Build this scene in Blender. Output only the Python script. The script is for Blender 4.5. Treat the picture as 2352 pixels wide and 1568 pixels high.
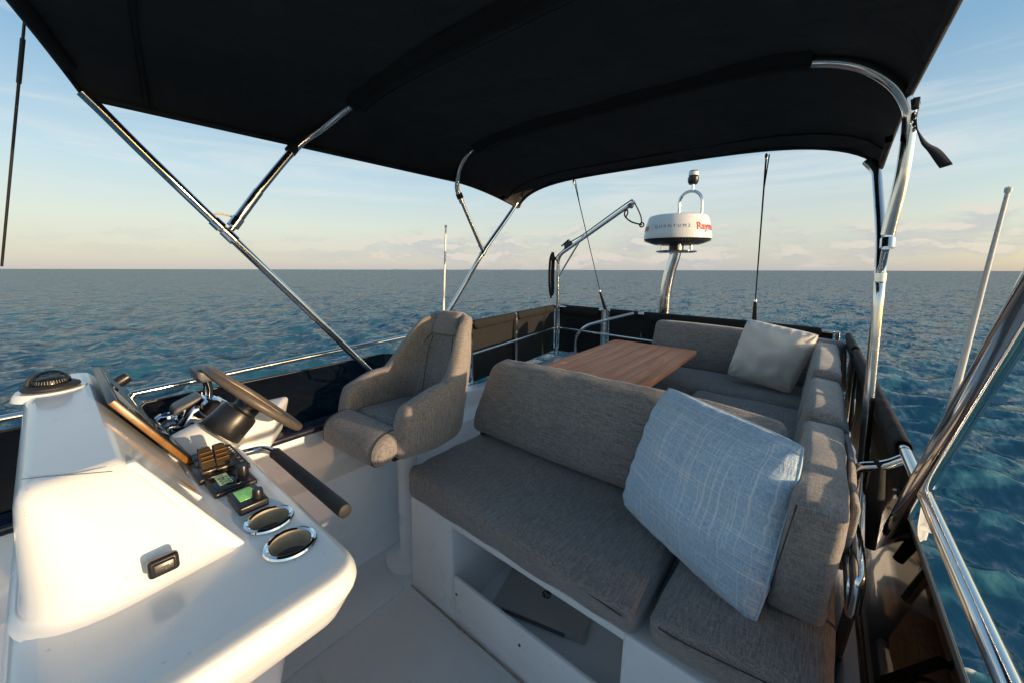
import bpy, bmesh, math, random
import numpy as np
from mathutils import Vector, Matrix
for o in list(bpy.data.objects): bpy.data.objects.remove(o)
S = bpy.context.scene
COL = S.collection
R = math.radians
random.seed(7); RNG = np.random.default_rng(11)

# ------------------------------------------------------------------ camera
# metres; +X to port, +Y aft, z = 0 on the flybridge floor, photographer's eye at 1.5 m
cd = bpy.data.cameras.new('camera'); cam = bpy.data.objects.new('camera', cd); COL.objects.link(cam)
cx_ = Vector((0.7751, 0.6318, 0.0062)); cz_ = Vector((0.6270, -0.7694, 0.1217))
cx_.normalize(); cz_ = (cz_ - cx_*cz_.dot(cx_)).normalized(); cy_ = cz_.cross(cx_)
M = Matrix((cx_, cy_, cz_)).transposed().to_4x4(); M.translation = Vector((0, 0, 1.5))
cam.matrix_world = M
cd.lens = 13.332; cd.sensor_width = 36; cd.shift_y = -0.03146
cd.clip_start = 0.02; cd.clip_end = 30000
cd.dof.use_dof = False
S.camera = cam

# ------------------------------------------------------------------ light
SUN_EL = 5.5; SUN_AZ = 7.0        # azimuth from +X towards +Y
sd = bpy.data.lights.new('sun', 'SUN'); so = bpy.data.objects.new('sun', sd); COL.objects.link(so)
sdir = Vector((math.cos(R(SUN_EL))*math.cos(R(SUN_AZ)), math.cos(R(SUN_EL))*math.sin(R(SUN_AZ)), math.sin(R(SUN_EL))))
so.rotation_euler = sdir.to_track_quat('Z', 'Y').to_euler()
sd.energy = 2.0; sd.angle = R(0.6); sd.color = (1.0, 0.73, 0.45)

UPT = Vector((-0.015, 0.012, 1)).normalized()     # the boat sits trimmed by about one degree
w = bpy.data.worlds.new('World'); S.world = w; w.use_nodes = True
nt = w.node_tree; nt.nodes.clear()
def N(t, **k):
    n = nt.nodes.new(t)
    for a, b in k.items(): setattr(n, a, b)
    return n
def LK(a, b): nt.links.new(a, b)
def mathn(op, a, b=None, clamp=False):
    n = N('ShaderNodeMath', operation=op, use_clamp=clamp)
    for i, v in enumerate((a, b)):
        if v is None: continue
        if isinstance(v, (int, float)): n.inputs[i].default_value = v
        else: LK(v, n.inputs[i])
    return n.outputs[0]
def ramp(fac, stops, interp='LINEAR'):
    n = N('ShaderNodeValToRGB'); n.color_ramp.interpolation = interp
    cr = n.color_ramp
    while len(cr.elements) > 1: cr.elements.remove(cr.elements[-1])
    for i, (p, c) in enumerate(stops):
        e = cr.elements[0] if i == 0 else cr.elements.new(p)
        e.position = p; e.color = tuple(c)+(1,) if len(c) == 3 else c
    LK(fac, n.inputs[0]); return n.outputs[0]
def mixc(f, a, b, mode='MIX'):
    n = N('ShaderNodeMix', data_type='RGBA', blend_type=mode)
    for s, v in ((n.inputs[0], f), (n.inputs[6], a), (n.inputs[7], b)):
        if isinstance(v, (int, float)): s.default_value = v
        elif isinstance(v, tuple): s.default_value = v+(1,) if len(v) == 3 else v
        else: LK(v, s)
    return n.outputs[2]
tc = N('ShaderNodeTexCoord')
rotn = N('ShaderNodeVectorRotate', rotation_type='EULER_XYZ'); rotn.inputs['Rotation'].default_value = (R(0.69)*1, R(0.86)*1, 0)
LK(tc.outputs['Generated'], rotn.inputs['Vector'])
dirv = rotn.outputs[0]
sky = N('ShaderNodeTexSky', sky_type='NISHITA'); sky.sun_disc = False
sky.sun_elevation = R(SUN_EL); sky.sun_rotation = R(90-SUN_AZ); sky.altitude = 0
sky.air_density = 1.0; sky.dust_density = 0.6; sky.ozone_density = 1.3
LK(dirv, sky.inputs['Vector'])
sep = N('ShaderNodeSeparateXYZ'); LK(dirv, sep.inputs[0])
el = mathn('MAXIMUM', sep.outputs[2], 0.0)
SKYMUL = 1.0
skyc = sky.outputs[0]
# clouds: thin high streaks and a low broken bank over the horizon, the same all round
def noise(scale, zs, detail=6, rough=.55, off=(0, 0, 0), dist=0.0, sx=1.0, sy=1.0, rot=0):
    m = N('ShaderNodeMapping'); m.inputs['Scale'].default_value = (sx, sy, zs); m.inputs['Location'].default_value = off; m.inputs['Rotation'].default_value = (0, 0, rot)
    LK(dirv, m.inputs['Vector'])
    n = N('ShaderNodeTexNoise'); n.inputs['Scale'].default_value = scale; n.inputs['Detail'].default_value = detail
    n.inputs['Roughness'].default_value = rough; n.inputs['Distortion'].default_value = dist
    LK(m.outputs[0], n.inputs['Vector']); return n.outputs['Fac']
def window(x, a, b, c, d):
    u = N('ShaderNodeMapRange', interpolation_type='SMOOTHSTEP'); u.inputs[1].default_value = a; u.inputs[2].default_value = b; LK(x, u.inputs[0])
    v = N('ShaderNodeMapRange', interpolation_type='SMOOTHSTEP'); v.inputs[1].default_value = c; v.inputs[2].default_value = d; v.inputs[3].default_value = 1; v.inputs[4].default_value = 0; LK(x, v.inputs[0])
    return mathn('MULTIPLY', u.outputs[0], v.outputs[0])
def sstep(x, a, b):
    u = N('ShaderNodeMapRange', interpolation_type='SMOOTHSTEP'); u.inputs[1].default_value = a; u.inputs[2].default_value = b; LK(x, u.inputs[0]); return u.outputs[0]
col = skyc
# evening air: paler and slightly rosy towards the horizon
lowc = ramp(el, [(0, (1.42, 1.50, 1.60)), (.035, (1.58, 1.63, 1.60)), (.10, (1.80, 1.90, 1.76)), (.20, (1.42, 1.84, 2.06)), (.38, (.64, 1.22, 1.82)), (.70, (.36, .92, 1.65))])
saz = N('ShaderNodeVectorMath', operation='DOT_PRODUCT'); LK(tc.outputs['Generated'], saz.inputs[0]); saz.inputs[1].default_value = (math.cos(R(SUN_AZ)), math.sin(R(SUN_AZ)), 0)
keep = mathn('SUBTRACT', 1.0, mathn('MULTIPLY', sstep(saz.outputs['Value'], .10, .80), .80))
col = mixc(mathn('MULTIPLY', mathn('MULTIPLY', window(el, -1, -.5, .35, 1.0), .85), keep), col, lowc)
cirr = mathn('MULTIPLY', sstep(noise(1.8, 11, 8, .62, (1.3, .4, .2), .6), .47, .72), window(el, .10, .20, .30, .48))
col = mixc(mathn('MULTIPLY', cirr, .5), col, (2.35, 2.35, 2.25))
n1 = noise(7.5, 3.0, 9, .58, (3.1, 1.7, .3), .2)
prof = window(el, .006, .035, .05, .12)
cum = sstep(mathn('ADD', n1, mathn('MULTIPLY', prof, .17)), .54, .74)
bank = N('ShaderNodeVectorMath', operation='DOT_PRODUCT'); LK(tc.outputs['Generated'], bank.inputs[0]); bank.inputs[1].default_value = (-.30, .954, 0)
cum = mathn('MULTIPLY', mathn('MULTIPLY', cum, window(el, -.01, .012, .10, .15)), mathn('ADD', .30, mathn('MULTIPLY', sstep(bank.outputs['Value'], .55, .9), .9)))
litn = noise(7.5, 3.0, 9, .58, (3.1, 1.7, .345), .2)
lit = sstep(mathn('SUBTRACT', n1, litn), -.02, .05)
ccol = mixc(lit, (1.45, 1.45, 1.60), (2.25, 2.0, 1.8))
col = mixc(mathn('MULTIPLY', cum, .5), col, ccol)
bg = N('ShaderNodeBackground'); bg.inputs['Strength'].default_value = 0.135
LK(col, bg.inputs['Color'])
wo = N('ShaderNodeOutputWorld'); LK(bg.outputs[0], wo.inputs['Surface'])

S.view_settings.view_transform = 'Standard'; S.view_settings.look = 'None'
S.view_settings.gamma = 1; S.view_settings.use_curve_mapping = False
S.view_settings.exposure = 1.42
S.render.engine = 'CYCLES'
S.cycles.max_bounces = 10; S.cycles.transparent_max_bounces = 12; S.cycles.caustics_reflective = False; S.cycles.caustics_refractive = False

# ------------------------------------------------------------------ helpers
FPX, PX, PY = 871., 1176., 710.
Rm = np.array([list(cx_), list(cy_), list(cz_)])
def ray(x, y): return Rm.T @ np.array([x-PX, PY-y, -FPX])
def at(x, y, ax, v):
    """point of the real plane X|Y|Z = v that was sighted at x, y in the survey photograph"""
    i = 'XYZ'.index(ax); c = np.array([0, 0, 1.5]); d = ray(x, y); t = (v-c[i])/d[i]
    return tuple(float(q) for q in c+t*d)
def tag(o, label=None, cat=None, group=None, kind=None):
    if label: o['label'] = label
    if cat: o['category'] = cat
    if group: o['group'] = group
    if kind: o['kind'] = kind
    return o
def empty(name, loc, label, cat, group=None):
    o = bpy.data.objects.new(name, None); COL.objects.link(o); o.location = loc; o.empty_display_size = .1
    return tag(o, label, cat, group)
def link(name, me, mat, parent=None, smooth=True, label=None, kind=None):
    o = bpy.data.objects.new(name, me); COL.objects.link(o)
    if mat is not None and not me.materials: me.materials.append(mat)
    if smooth:
        me.polygons.foreach_set('use_smooth', [True]*len(me.polygons))
    if parent is not None:
        o.parent = parent
        base = Vector((0, 0, 0)); p = parent
        while p is not None: base += p.location; p = p.parent
        o.matrix_parent_inverse = Matrix.Translation(-base) if False else Matrix.Identity(4)
        me.transform(Matrix.Translation(-base))     # geometry is written in boat coordinates
    if label: o['label'] = label
    if kind: o['kind'] = kind
    return o
def mesh(name, vs, fs):
    me = bpy.data.meshes.new(name); me.from_pydata([tuple(map(float, v)) for v in vs], [], fs); me.update(); return me
def sharp(o, ang=35):
    """shade smooth only across shallow edges"""
    me = o.data
    bm = bmesh.new(); bm.from_mesh(me)
    for e in bm.edges:
        if len(e.link_faces) == 2 and e.calc_face_angle(0) > R(ang): e.smooth = False
    bm.to_mesh(me); bm.free(); return o

def catmull(pts, n=6):
    P = [np.array(p, float) for p in pts]; P = [2*P[0]-P[1]]+P+[2*P[-1]-P[-2]]; out = []
    for i in range(1, len(P)-2):
        for k in range(n):
            t = k/n
            out.append(.5*((2*P[i])+(-P[i-1]+P[i+1])*t+(2*P[i-1]-5*P[i]+4*P[i+1]-P[i+2])*t*t+(-P[i-1]+3*P[i]-3*P[i+1]+P[i+2])*t**3))
    out.append(P[-2]); return out
def fillet(pts, r=.05, n=6):
    P = [np.array(p, float) for p in pts]; out = [P[0]]
    for i in range(1, len(P)-1):
        a, b, c = P[i-1], P[i], P[i+1]
        u = (a-b); lu = np.linalg.norm(u); v = (c-b); lv = np.linalg.norm(v)
        d = min(r, lu*.48, lv*.48); p0 = b+u/lu*d; p1 = b+v/lv*d
        for k in range(n+1):
            t = k/n; out.append((1-t)**2*p0+2*t*(1-t)*b+t*t*p1)
    out.append(P[-1]); return out
def tube_geo(path, r, seg=12, closed=False, flat=None, V=None, F=None):
    P = [np.array(p, float) for p in path]
    if not hasattr(r, '__len__'):
        Q = [P[0]]
        for p in P[1:]:
            if np.linalg.norm(p-Q[-1]) > 3e-4: Q.append(p)
        P = Q
    n = len(P)
    V = [] if V is None else V; F = [] if F is None else F; b0 = len(V)
    rs = r if hasattr(r, '__len__') else [r]*n
    t0 = P[1]-P[0]; t0 /= np.linalg.norm(t0)
    up = np.array([0, 0, 1.]) if abs(t0[2]) < .9 else np.array([1., 0, 0])
    u = np.cross(t0, up); u /= np.linalg.norm(u)
    for i in range(n):
        if closed: t = P[(i+1) % n]-P[i-1]
        else: t = P[min(i+1, n-1)]-P[max(i-1, 0)]
        t = t/(np.linalg.norm(t)+1e-12); u = u-t*u.dot(t); u /= np.linalg.norm(u); v = np.cross(t, u)
        for k in range(seg):
            a = 2*math.pi*k/seg
            ru = rs[i]; rv = rs[i]*(flat or 1)
            V.append(P[i]+u*math.cos(a)*ru+v*math.sin(a)*rv)
    for i in range(n if closed else n-1):
        for k in range(seg):
            a = b0+i*seg+k; b = b0+i*seg+(k+1) % seg; j = (i+1) % n
            F.append((a, b, b0+j*seg+(k+1) % seg, b0+j*seg+k))
    if not closed:
        F.append(tuple(b0+k for k in reversed(range(seg)))); F.append(tuple(b0+(n-1)*seg+k for k in range(seg)))
    return V, F
def tube(name, path, r, mat, parent=None, seg=14, closed=False, flat=None, **k):
    V, F = tube_geo(path, r, seg, closed, flat)
    o = link(name, mesh(name, V, F), mat, parent, **k); sharp(o, 50); return o
def tubes(name, paths, r, mat, parent=None, seg=8, closed=False, **k):
    V, F = [], []
    for p in paths: tube_geo(p, r, seg, closed, None, V, F)
    return link(name, mesh(name, V, F), mat, parent, **k)
def lathe(name, prof, mat, parent=None, seg=40, loc=(0, 0, 0), axis=None, cap=True, **k):
    V, F = [], []
    for (r, z) in prof:
        for i in range(seg):
            a = 2*math.pi*i/seg; V.append((r*math.cos(a), r*math.sin(a), z))
    m = len(prof)
    for j in range(m-1):
        for i in range(seg):
            F.append((j*seg+i, j*seg+(i+1) % seg, (j+1)*seg+(i+1) % seg, (j+1)*seg+i))
    if cap and prof[0][0] > 1e-6: F.append(tuple(reversed(range(seg))))
    if cap and prof[-1][0] > 1e-6: F.append(tuple((m-1)*seg+i for i in range(seg)))
    me = mesh(name, V, F)
    T = Matrix.Translation(Vector(loc))
    if axis is not None: T = T @ Vector(axis).to_track_quat('Z', 'Y').to_matrix().to_4x4()
    me.transform(T)
    o = link(name, me, mat, parent, **k); sharp(o, 40); return o
def rbox_geo(h, r, n=5, m=6):
    """rounded box with half sizes h, edge radius r, n steps in each rounded edge, m across the flats"""
    axes = []
    for i in range(3):
        hi = h[i]; ri = min(r, hi*.98)
        a = [-hi+ri*(1-math.cos(math.pi/2*k/n)) for k in range(n)]
        b = [-(hi-ri)+2*(hi-ri)*k/m for k in range(m+1)]
        axes.append(a+b+[-q for q in reversed(a)])
    bm = bmesh.new(); cache = {}
    def vt(p):
        key = tuple(round(q, 6) for q in p)
        if key not in cache: cache[key] = bm.verts.new(p)
        return cache[key]
    for ax in range(3):
        o1, o2 = [(1, 2), (2, 0), (0, 1)][ax]
        for s in (-1, 1):
            A, B = axes[o1], axes[o2]
            for i in range(len(A)-1):
                for j in range(len(B)-1):
                    q = []
                    for (ii, jj) in ((i, j), (i+1, j), (i+1, j+1), (i, j+1)):
                        p = [0, 0, 0]; p[ax] = s*h[ax]; p[o1] = A[ii]; p[o2] = B[jj]; q.append(vt(p))
                    if s < 0: q.reverse()
                    if len(set(q)) == 4: bm.faces.new(q)
    for v in bm.verts:
        p = v.co; q = Vector([max(-(h[i]-min(r, h[i]*.98)), min(h[i]-min(r, h[i]*.98), p[i])) for i in range(3)])
        d = p-q
        if d.length > 1e-9: v.co = q+d.normalized()*min(r, min(h)*.98) if False else q+d.normalized()*r
    return bm
def rbox(name, c, size, r, mat, parent=None, rot=(0, 0, 0), n=3, m=1, fn=None, **k):
    h = [s/2 for s in size]; r = min(r, min(h)*.98)
    bm = rbox_geo(h, r, n, m); me = bpy.data.meshes.new(name); bm.to_mesh(me); bm.free()
    from mathutils import Euler
    me.transform(Matrix.Translation(Vector(c)) @ Euler(rot).to_matrix().to_4x4())
    if fn:
        for v in me.vertices: v.co = fn(v.co)
    o = link(name, me, mat, parent, **k); return o
def hexa(name, C8, r, mat, parent=None, n=4, m=8, puff=0, wr=0, seed=0, size=None, **k):
    """rounded block warped into eight corners: order -x-y-z,+x-y-z,+x+y-z,-x+y-z then the four top ones"""
    C8 = [Vector(c) for c in C8]
    if size is None:
        size = ((C8[1]-C8[0]).length+(C8[6]-C8[7]).length)/2, ((C8[3]-C8[0]).length+(C8[6]-C8[5]).length)/2, ((C8[4]-C8[0]).length+(C8[6]-C8[2]).length)/2
    h = [s/2 for s in size]; r = min(r, min(h)*.98)
    bm = rbox_geo(h, r, n, m)
    from mathutils import noise as nz
    for v in bm.verts:
        u, q, t = [(v.co[i]/h[i]+1)/2 for i in range(3)]
        b = (C8[0]*(1-u)+C8[1]*u)*(1-q)+(C8[3]*(1-u)+C8[2]*u)*q
        tp = (C8[4]*(1-u)+C8[5]*u)*(1-q)+(C8[7]*(1-u)+C8[6]*u)*q
        p = b*(1-t)+tp*t
        if puff:
            fu, fq, ft = [max(0, 1-(2*x-1)**4) for x in (u, q, t)]
            cen = sum(C8, Vector())/8
            exu = (C8[1]-C8[0]).normalized(); exq = (C8[3]-C8[0]).normalized(); ext = (C8[4]-C8[0]).normalized()
            p = p+exu*(2*u-1)*puff*fq*ft*.6+exq*(2*q-1)*puff*fu*ft*.8+ext*(2*t-1)*puff*fu*fq
        if wr:
            p = p+Vector((nz.noise(p*9+Vector((seed, 0, 0))), nz.noise(p*9+Vector((0, seed+5, 0))), nz.noise(p*9+Vector((0, 0, seed+9)))))*wr
            p = p+Vector((nz.noise(p*23+Vector((seed, 3, 0))), nz.noise(p*23+Vector((0, seed+7, 0))), nz.noise(p*23)))*wr*.35
        v.co = p
    me = bpy.data.meshes.new(name); bm.to_mesh(me); bm.free()
    return link(name, me, mat, parent, **k)
def box8(x0, x1, y0, y1, z0, z1):
    return [(x0, y0, z0), (x1, y0, z0), (x1, y1, z0), (x0, y1, z0), (x0, y0, z1), (x1, y0, z1), (x1, y1, z1), (x0, y1, z1)]
def slab(name, outline, layers, mat, parent=None, **k):
    """layers: (z, inset) from bottom to top of a closed outline running anticlockwise"""
    P = np.array(outline, float); n = len(P)
    T = np.roll(P, -1, 0)-np.roll(P, 1, 0); T /= np.linalg.norm(T, axis=1)[:, None]
    Nn = np.stack([T[:, 1], -T[:, 0]], 1)
    V, F = [], []
    for z, ins in layers:
        for i in range(n): V.append((P[i, 0]-Nn[i, 0]*ins, P[i, 1]-Nn[i, 1]*ins, z))
    for j in range(len(layers)-1):
        for i in range(n): F.append((j*n+i, j*n+(i+1) % n, (j+1)*n+(i+1) % n, (j+1)*n+i))
    F.append(tuple(reversed(range(n)))); F.append(tuple((len(layers)-1)*n+i for i in range(n)))
    o = link(name, mesh(name, V, F), mat, parent, **k); sharp(o, 38); return o
def inset_poly(pts, d):
    """corner points of an anticlockwise polygon moved inward by d"""
    m = len(pts); out = []
    for i in range(m):
        a, b, c = [np.array(pts[(i+q) % m], float) for q in (-1, 0, 1)]
        u = (b-a)/np.linalg.norm(b-a); v = (c-b)/np.linalg.norm(c-b)
        n1 = np.array([-u[1], u[0]]); n2 = np.array([-v[1], v[0]])
        k = (n1+n2); k = k/max(.35, k.dot(k)/2.0) if True else k
        out.append(tuple(b+k*d))
    return out
def layered(name, rings, mat, parent=None, cap0=True, **k):
    """rings: list of (outline points, z); equal point counts"""
    V, F = [], []; n = len(rings[0][0])
    for P, z in rings:
        for p in P: V.append((p[0], p[1], z))
    for j in range(len(rings)-1):
        for i in range(n): F.append((j*n+i, j*n+(i+1) % n, (j+1)*n+(i+1) % n, (j+1)*n+i))
    if cap0: F.append(tuple(reversed(range(n))))
    F.append(tuple((len(rings)-1)*n+i for i in range(n)))
    me = mesh(name, V, F)
    o = link(name, me, mat, parent, **k); sharp(o, 38); flatcaps(o); return o
def flatcaps(o):
    for p in o.data.polygons:
        if len(p.vertices) > 6: p.use_smooth = False
def slab2(name, corners, radii, layers, mat, parent=None, n=9, **k):
    rings = []
    for z, ins in layers:
        rings.append((round_poly(inset_poly(corners, ins), [max(.003, r-ins) for r in radii], n), z))
    return layered(name, rings, mat, parent, **k)
def round_poly(pts, rad, n=8):
    out = []; m = len(pts)
    rad = rad if hasattr(rad, '__len__') else [rad]*m
    for i in range(m):
        a, b, c = [np.array(pts[(i+q) % m], float) for q in (-1, 0, 1)]
        u = a-b; lu = np.linalg.norm(u); v = c-b; lv = np.linalg.norm(v); d = min(rad[i], lu*.49, lv*.49)
        p0 = b+u/lu*d; p1 = b+v/lv*d
        if d < 1e-5: out.append(b); continue
        for k in range(n+1):
            t = k/n; out.append((1-t)**2*p0+2*t*(1-t)*b+t*t*p1)
    return out

# ------------------------------------------------------------------ materials
def MAT(name):
    m = bpy.data.materials.new(name); m.use_nodes = True; return m, m.node_tree, m.node_tree.nodes['Principled BSDF']
def setp(b, **k):
    for a, v in k.items():
        a = a.replace('_', ' ')
        if a in b.inputs: b.inputs[a].default_value = v+(1,) if isinstance(v, tuple) and len(v) == 3 else v
def tex(t, kind, scale=(1, 1, 1), coord='Object', rot=(0, 0, 0), **inp):
    c = t.nodes.new('ShaderNodeTexCoord'); m = t.nodes.new('ShaderNodeMapping'); m.inputs['Scale'].default_value = scale; m.inputs['Rotation'].default_value = rot
    t.links.new(c.outputs[coord], m.inputs[0]); n = t.nodes.new(kind); t.links.new(m.outputs[0], n.inputs['Vector'])
    for a, v in inp.items():
        n.inputs[a].default_value = v
    return n
def cramp(t, src, stops):
    n = t.nodes.new('ShaderNodeValToRGB'); cr = n.color_ramp
    while len(cr.elements) > 1: cr.elements.remove(cr.elements[-1])
    for i, (p, c) in enumerate(stops):
        e = cr.elements[0] if i == 0 else cr.elements.new(p); e.position = p
        e.color = (tuple(c)+(1,)) if hasattr(c, '__len__') else (c, c, c, 1)
    t.links.new(src, n.inputs[0]); return n.outputs[0]
def bump(t, b, src, strength, dist, prev=None):
    n = t.nodes.new('ShaderNodeBump'); n.inputs['Strength'].default_value = strength; n.inputs['Distance'].default_value = dist
    t.links.new(src, n.inputs['Height'])
    if prev is not None: t.links.new(prev, n.inputs['Normal'])
    t.links.new(n.outputs[0], b.inputs['Normal']); return n.outputs[0]
def mixm(t, f, a, b, mode='MIX'):
    n = t.nodes.new('ShaderNodeMix'); n.data_type = 'RGBA'; n.blend_type = mode
    for s, v in ((n.inputs[0], f), (n.inputs[6], a), (n.inputs[7], b)):
        if isinstance(v, (int, float)): s.default_value = v
        elif isinstance(v, tuple): s.default_value = v+(1,)
        else: t.links.new(v, s)
    return n.outputs[2]

def gelcoat(name, base=(.78, .78, .76), rough=.16, spots=True):
    m, t, b = MAT(name)
    n = tex(t, 'ShaderNodeTexNoise', (3, 3, 3), Scale=2.0, Detail=6.0)
    c = cramp(t, n.outputs[0], [(.3, tuple(x*.94 for x in base)), (.7, base)])
    d = tex(t, 'ShaderNodeTexNoise', (1, 1, 1), Scale=55.0, Detail=2.0)
    dc = cramp(t, d.outputs[0], [(.70, (1, 1, 1)), (.76, (.84, .82, .78))])
    col = mixm(t, 1.0, c, dc, 'MULTIPLY')
    t.links.new(col, b.inputs['Base Color'])
    r = cramp(t, n.outputs[0], [(.3, rough*.8), (.8, rough*1.9)]); t.links.new(r, b.inputs['Roughness'])
    setp(b, IOR=1.5, Coat_Weight=.3, Coat_Roughness=.08)
    wv = tex(t, 'ShaderNodeTexNoise', (1, 1, 1), Scale=4.0, Detail=1.0)
    nn = bump(t, b, wv.outputs[0], .05, .02)
    if spots:
        v = tex(t, 'ShaderNodeTexVoronoi', (1, 1, 1), Scale=90.0)
        vc = cramp(t, v.outputs['Distance'], [(.0, 1), (.13, 0)])
        k = tex(t, 'ShaderNodeTexNoise', (1, 1, 1), Scale=14.0)
        kc = cramp(t, k.outputs[0], [(.5, 0), (.62, 1)])
        mm = mixm(t, 1.0, vc, kc, 'MULTIPLY')
        bump(t, b, mm, .5, .002, nn)
    return m
M_gel = gelcoat('white gelcoat', (.86, .86, .85)); M_gel2 = gelcoat('white gelcoat moulding', (.88, .89, .90), .3, False)
def floor_mat():
    m, t, b = MAT('non skid gelcoat')
    n = tex(t, 'ShaderNodeTexNoise', (1, 1, 1), Scale=3.0, Detail=8.0)
    c = cramp(t, n.outputs[0], [(.35, (.80, .82, .84)), (.65, (.87, .88, .89))]); t.links.new(c, b.inputs['Base Color'])
    v = tex(t, 'ShaderNodeTexVoronoi', (1, 1, 1), Scale=260.0); setp(b, Roughness=.5)
    bump(t, b, v.outputs['Distance'], .7, .003); return m
M_floor = floor_mat()
def steel():
    m, t, b = MAT('polished stainless steel')
    n = tex(t, 'ShaderNodeTexNoise', (1, 1, 1), Scale=18.0, Detail=4.0)
    r = cramp(t, n.outputs[0], [(.3, .06), (.55, .12), (.72, .24)]); t.links.new(r, b.inputs['Roughness'])
    setp(b, Base_Color=(.72, .71, .70), Metallic=1.0); return m
M_steel = steel()
def canvas(name, base, base2):
    m, t, b = MAT(name)
    n = tex(t, 'ShaderNodeTexNoise', (1, 1, 1), Scale=5.0, Detail=6.0)
    g = tex(t, 'ShaderNodeTexNoise', (1, 1, 1), Scale=500.0, Detail=2.0)
    c = cramp(t, n.outputs[0], [(.3, base), (.75, base2)])
    c2 = mixm(t, .12, c, cramp(t, g.outputs[0], [(.3, (0, 0, 0)), (.7, tuple(3*x for x in base2))]), 'ADD')
    t.links.new(c2, b.inputs['Base Color']); setp(b, Roughness=.85)
    nn = bump(t, b, g.outputs[0], .15, .002)
    wv = tex(t, 'ShaderNodeTexNoise', (1, 1, 1), Scale=7.0, Detail=3.0, Distortion=.6); bump(t, b, wv.outputs[0], .8, .02, nn); return m
M_canvas = canvas('black marine canvas', (.004, .004, .0045), (.006, .006, .006))
M_canopy = canvas('charcoal canopy cloth', (.018, .018, .020), (.030, .029, .029))
def fabric(name, a, c_, axis=0, seamed=False):
    """heathered upholstery: fine threads running along one axis, crossed by sparser ones"""
    m, t, b = MAT(name)
    sc = [420, 420, 420]; sc[axis] = 18
    n = tex(t, 'ShaderNodeTexNoise', tuple(sc), Scale=1.0, Detail=3.0, Roughness=.7)
    sc2 = [60, 60, 60]; sc2[axis] = 420
    n2 = tex(t, 'ShaderNodeTexNoise', tuple(sc2), Scale=1.0, Detail=2.0)
    f = mixm(t, .35, n.outputs[0], n2.outputs[0])
    c = cramp(t, f, [(.36, a), (.5, tuple((x+y)/2 for x, y in zip(a, c_))), (.64, c_)])
    big = tex(t, 'ShaderNodeTexNoise', (1, 1, 1), Scale=6.0, Detail=5.0)
    c = mixm(t, .5, c, cramp(t, big.outputs[0], [(.3, (.42, .42, .42)), (.7, (.56, .56, .56))]), 'OVERLAY')
    t.links.new(c, b.inputs['Base Color']); setp(b, Roughness=.9, Sheen_Weight=.25, Sheen_Roughness=.5)
    nn = bump(t, b, f, .5, .0015)
    wv = tex(t, 'ShaderNodeTexNoise', (1, 1, 1), Scale=11.0, Detail=3.0, Distortion=.5); bump(t, b, wv.outputs[0], .35, .008, nn)
    return m
GA, GB = (.118, .104, .097), (.375, .335, .310)
M_fabX = fabric('grey heather upholstery lengthwise', GA, GB, 0)
M_fabY = fabric('grey heather upholstery crosswise', GA, GB, 1)
M_fabZ = fabric('grey heather upholstery upright', GA, GB, 2)
def pillow_mat(name, a, c_, lines):
    m, t, b = MAT(name)
    n = tex(t, 'ShaderNodeTexNoise', (14, 130, 1), 'UV', Scale=1.0, Detail=2.0)
    n2 = tex(t, 'ShaderNodeTexNoise', (130, 14, 1), 'UV', Scale=1.0, Detail=2.0)
    f = mixm(t, .5, cramp(t, n.outputs[0], [(.36, 0), (.64, 1)]), cramp(t, n2.outputs[0], [(.36, 0), (.64, 1)]))
    c = cramp(t, f, [(.2, a), (.8, c_)])
    if lines:
        l1 = tex(t, 'ShaderNodeTexNoise', (.6, 46, 1), 'UV', Scale=1.0, Detail=1.0, Roughness=.5); l2 = tex(t, 'ShaderNodeTexNoise', (46, .6, 1), 'UV', Scale=1.0, Detail=1.0, Roughness=.5)
        k = mixm(t, 1.0, cramp(t, l1.outputs[0], [(.57, 0), (.64, .55)]), cramp(t, l2.outputs[0], [(.57, 0), (.64, .55)]), 'ADD')
        c = mixm(t, k, c, lines)
    t.links.new(c, b.inputs['Base Color']); setp(b, Roughness=.95, Sheen_Weight=.3)
    nn = bump(t, b, f, .6, .002)
    wv = tex(t, 'ShaderNodeTexNoise', (1, 1, 1), Scale=12.0, Detail=3.0, Distortion=.8); bump(t, b, wv.outputs[0], .3, .012, nn); return m
M_blue = pillow_mat('pale blue crosshatch weave', (.30, .48, .68), (.60, .72, .82), (.88, .90, .92))
M_linen = pillow_mat('oatmeal linen', (.76, .66, .58), (.90, .81, .72), None)
def wood():
    m, t, b = MAT('varnished teak')
    n = tex(t, 'ShaderNodeTexNoise', (26, 1.6, 26), Scale=1.6, Detail=8.0, Roughness=.65, Distortion=.4)
    c = cramp(t, n.outputs[0], [(.3, (.50, .165, .075)), (.5, (.70, .27, .13)), (.7, (.80, .35, .18))])
    p = tex(t, 'ShaderNodeTexNoise', (1, 1, 1), Scale=4.0, Detail=6.0)
    c = mixm(t, .45, c, cramp(t, p.outputs[0], [(.35, (.42, .38, .36)), (.7, (.62, .6, .58))]), 'OVERLAY')
    t.links.new(c, b.inputs['Base Color']); setp(b, Roughness=.5, Specular_IOR_Level=.22); bump(t, b, n.outputs[0], .12, .002); return m
M_wood = wood()
def plain(name, base, rough=.5, metal=0, noise_=.12, sc=30.0, **k):
    m, t, b = MAT(name)
    n = tex(t, 'ShaderNodeTexNoise', (1, 1, 1), Scale=sc, Detail=4.0)
    c = cramp(t, n.outputs[0], [(.3, tuple(x*(1-noise_) for x in base)), (.7, tuple(min(1, x*(1+noise_)) for x in base))])
    t.links.new(c, b.inputs['Base Color'])
    r = cramp(t, n.outputs[0], [(.3, rough*.85), (.7, min(1, rough*1.2))]); t.links.new(r, b.inputs['Roughness'])
    setp(b, Metallic=metal, **k)
    if not metal: bump(t, b, n.outputs[0], .04, .002)
    return m
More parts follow.
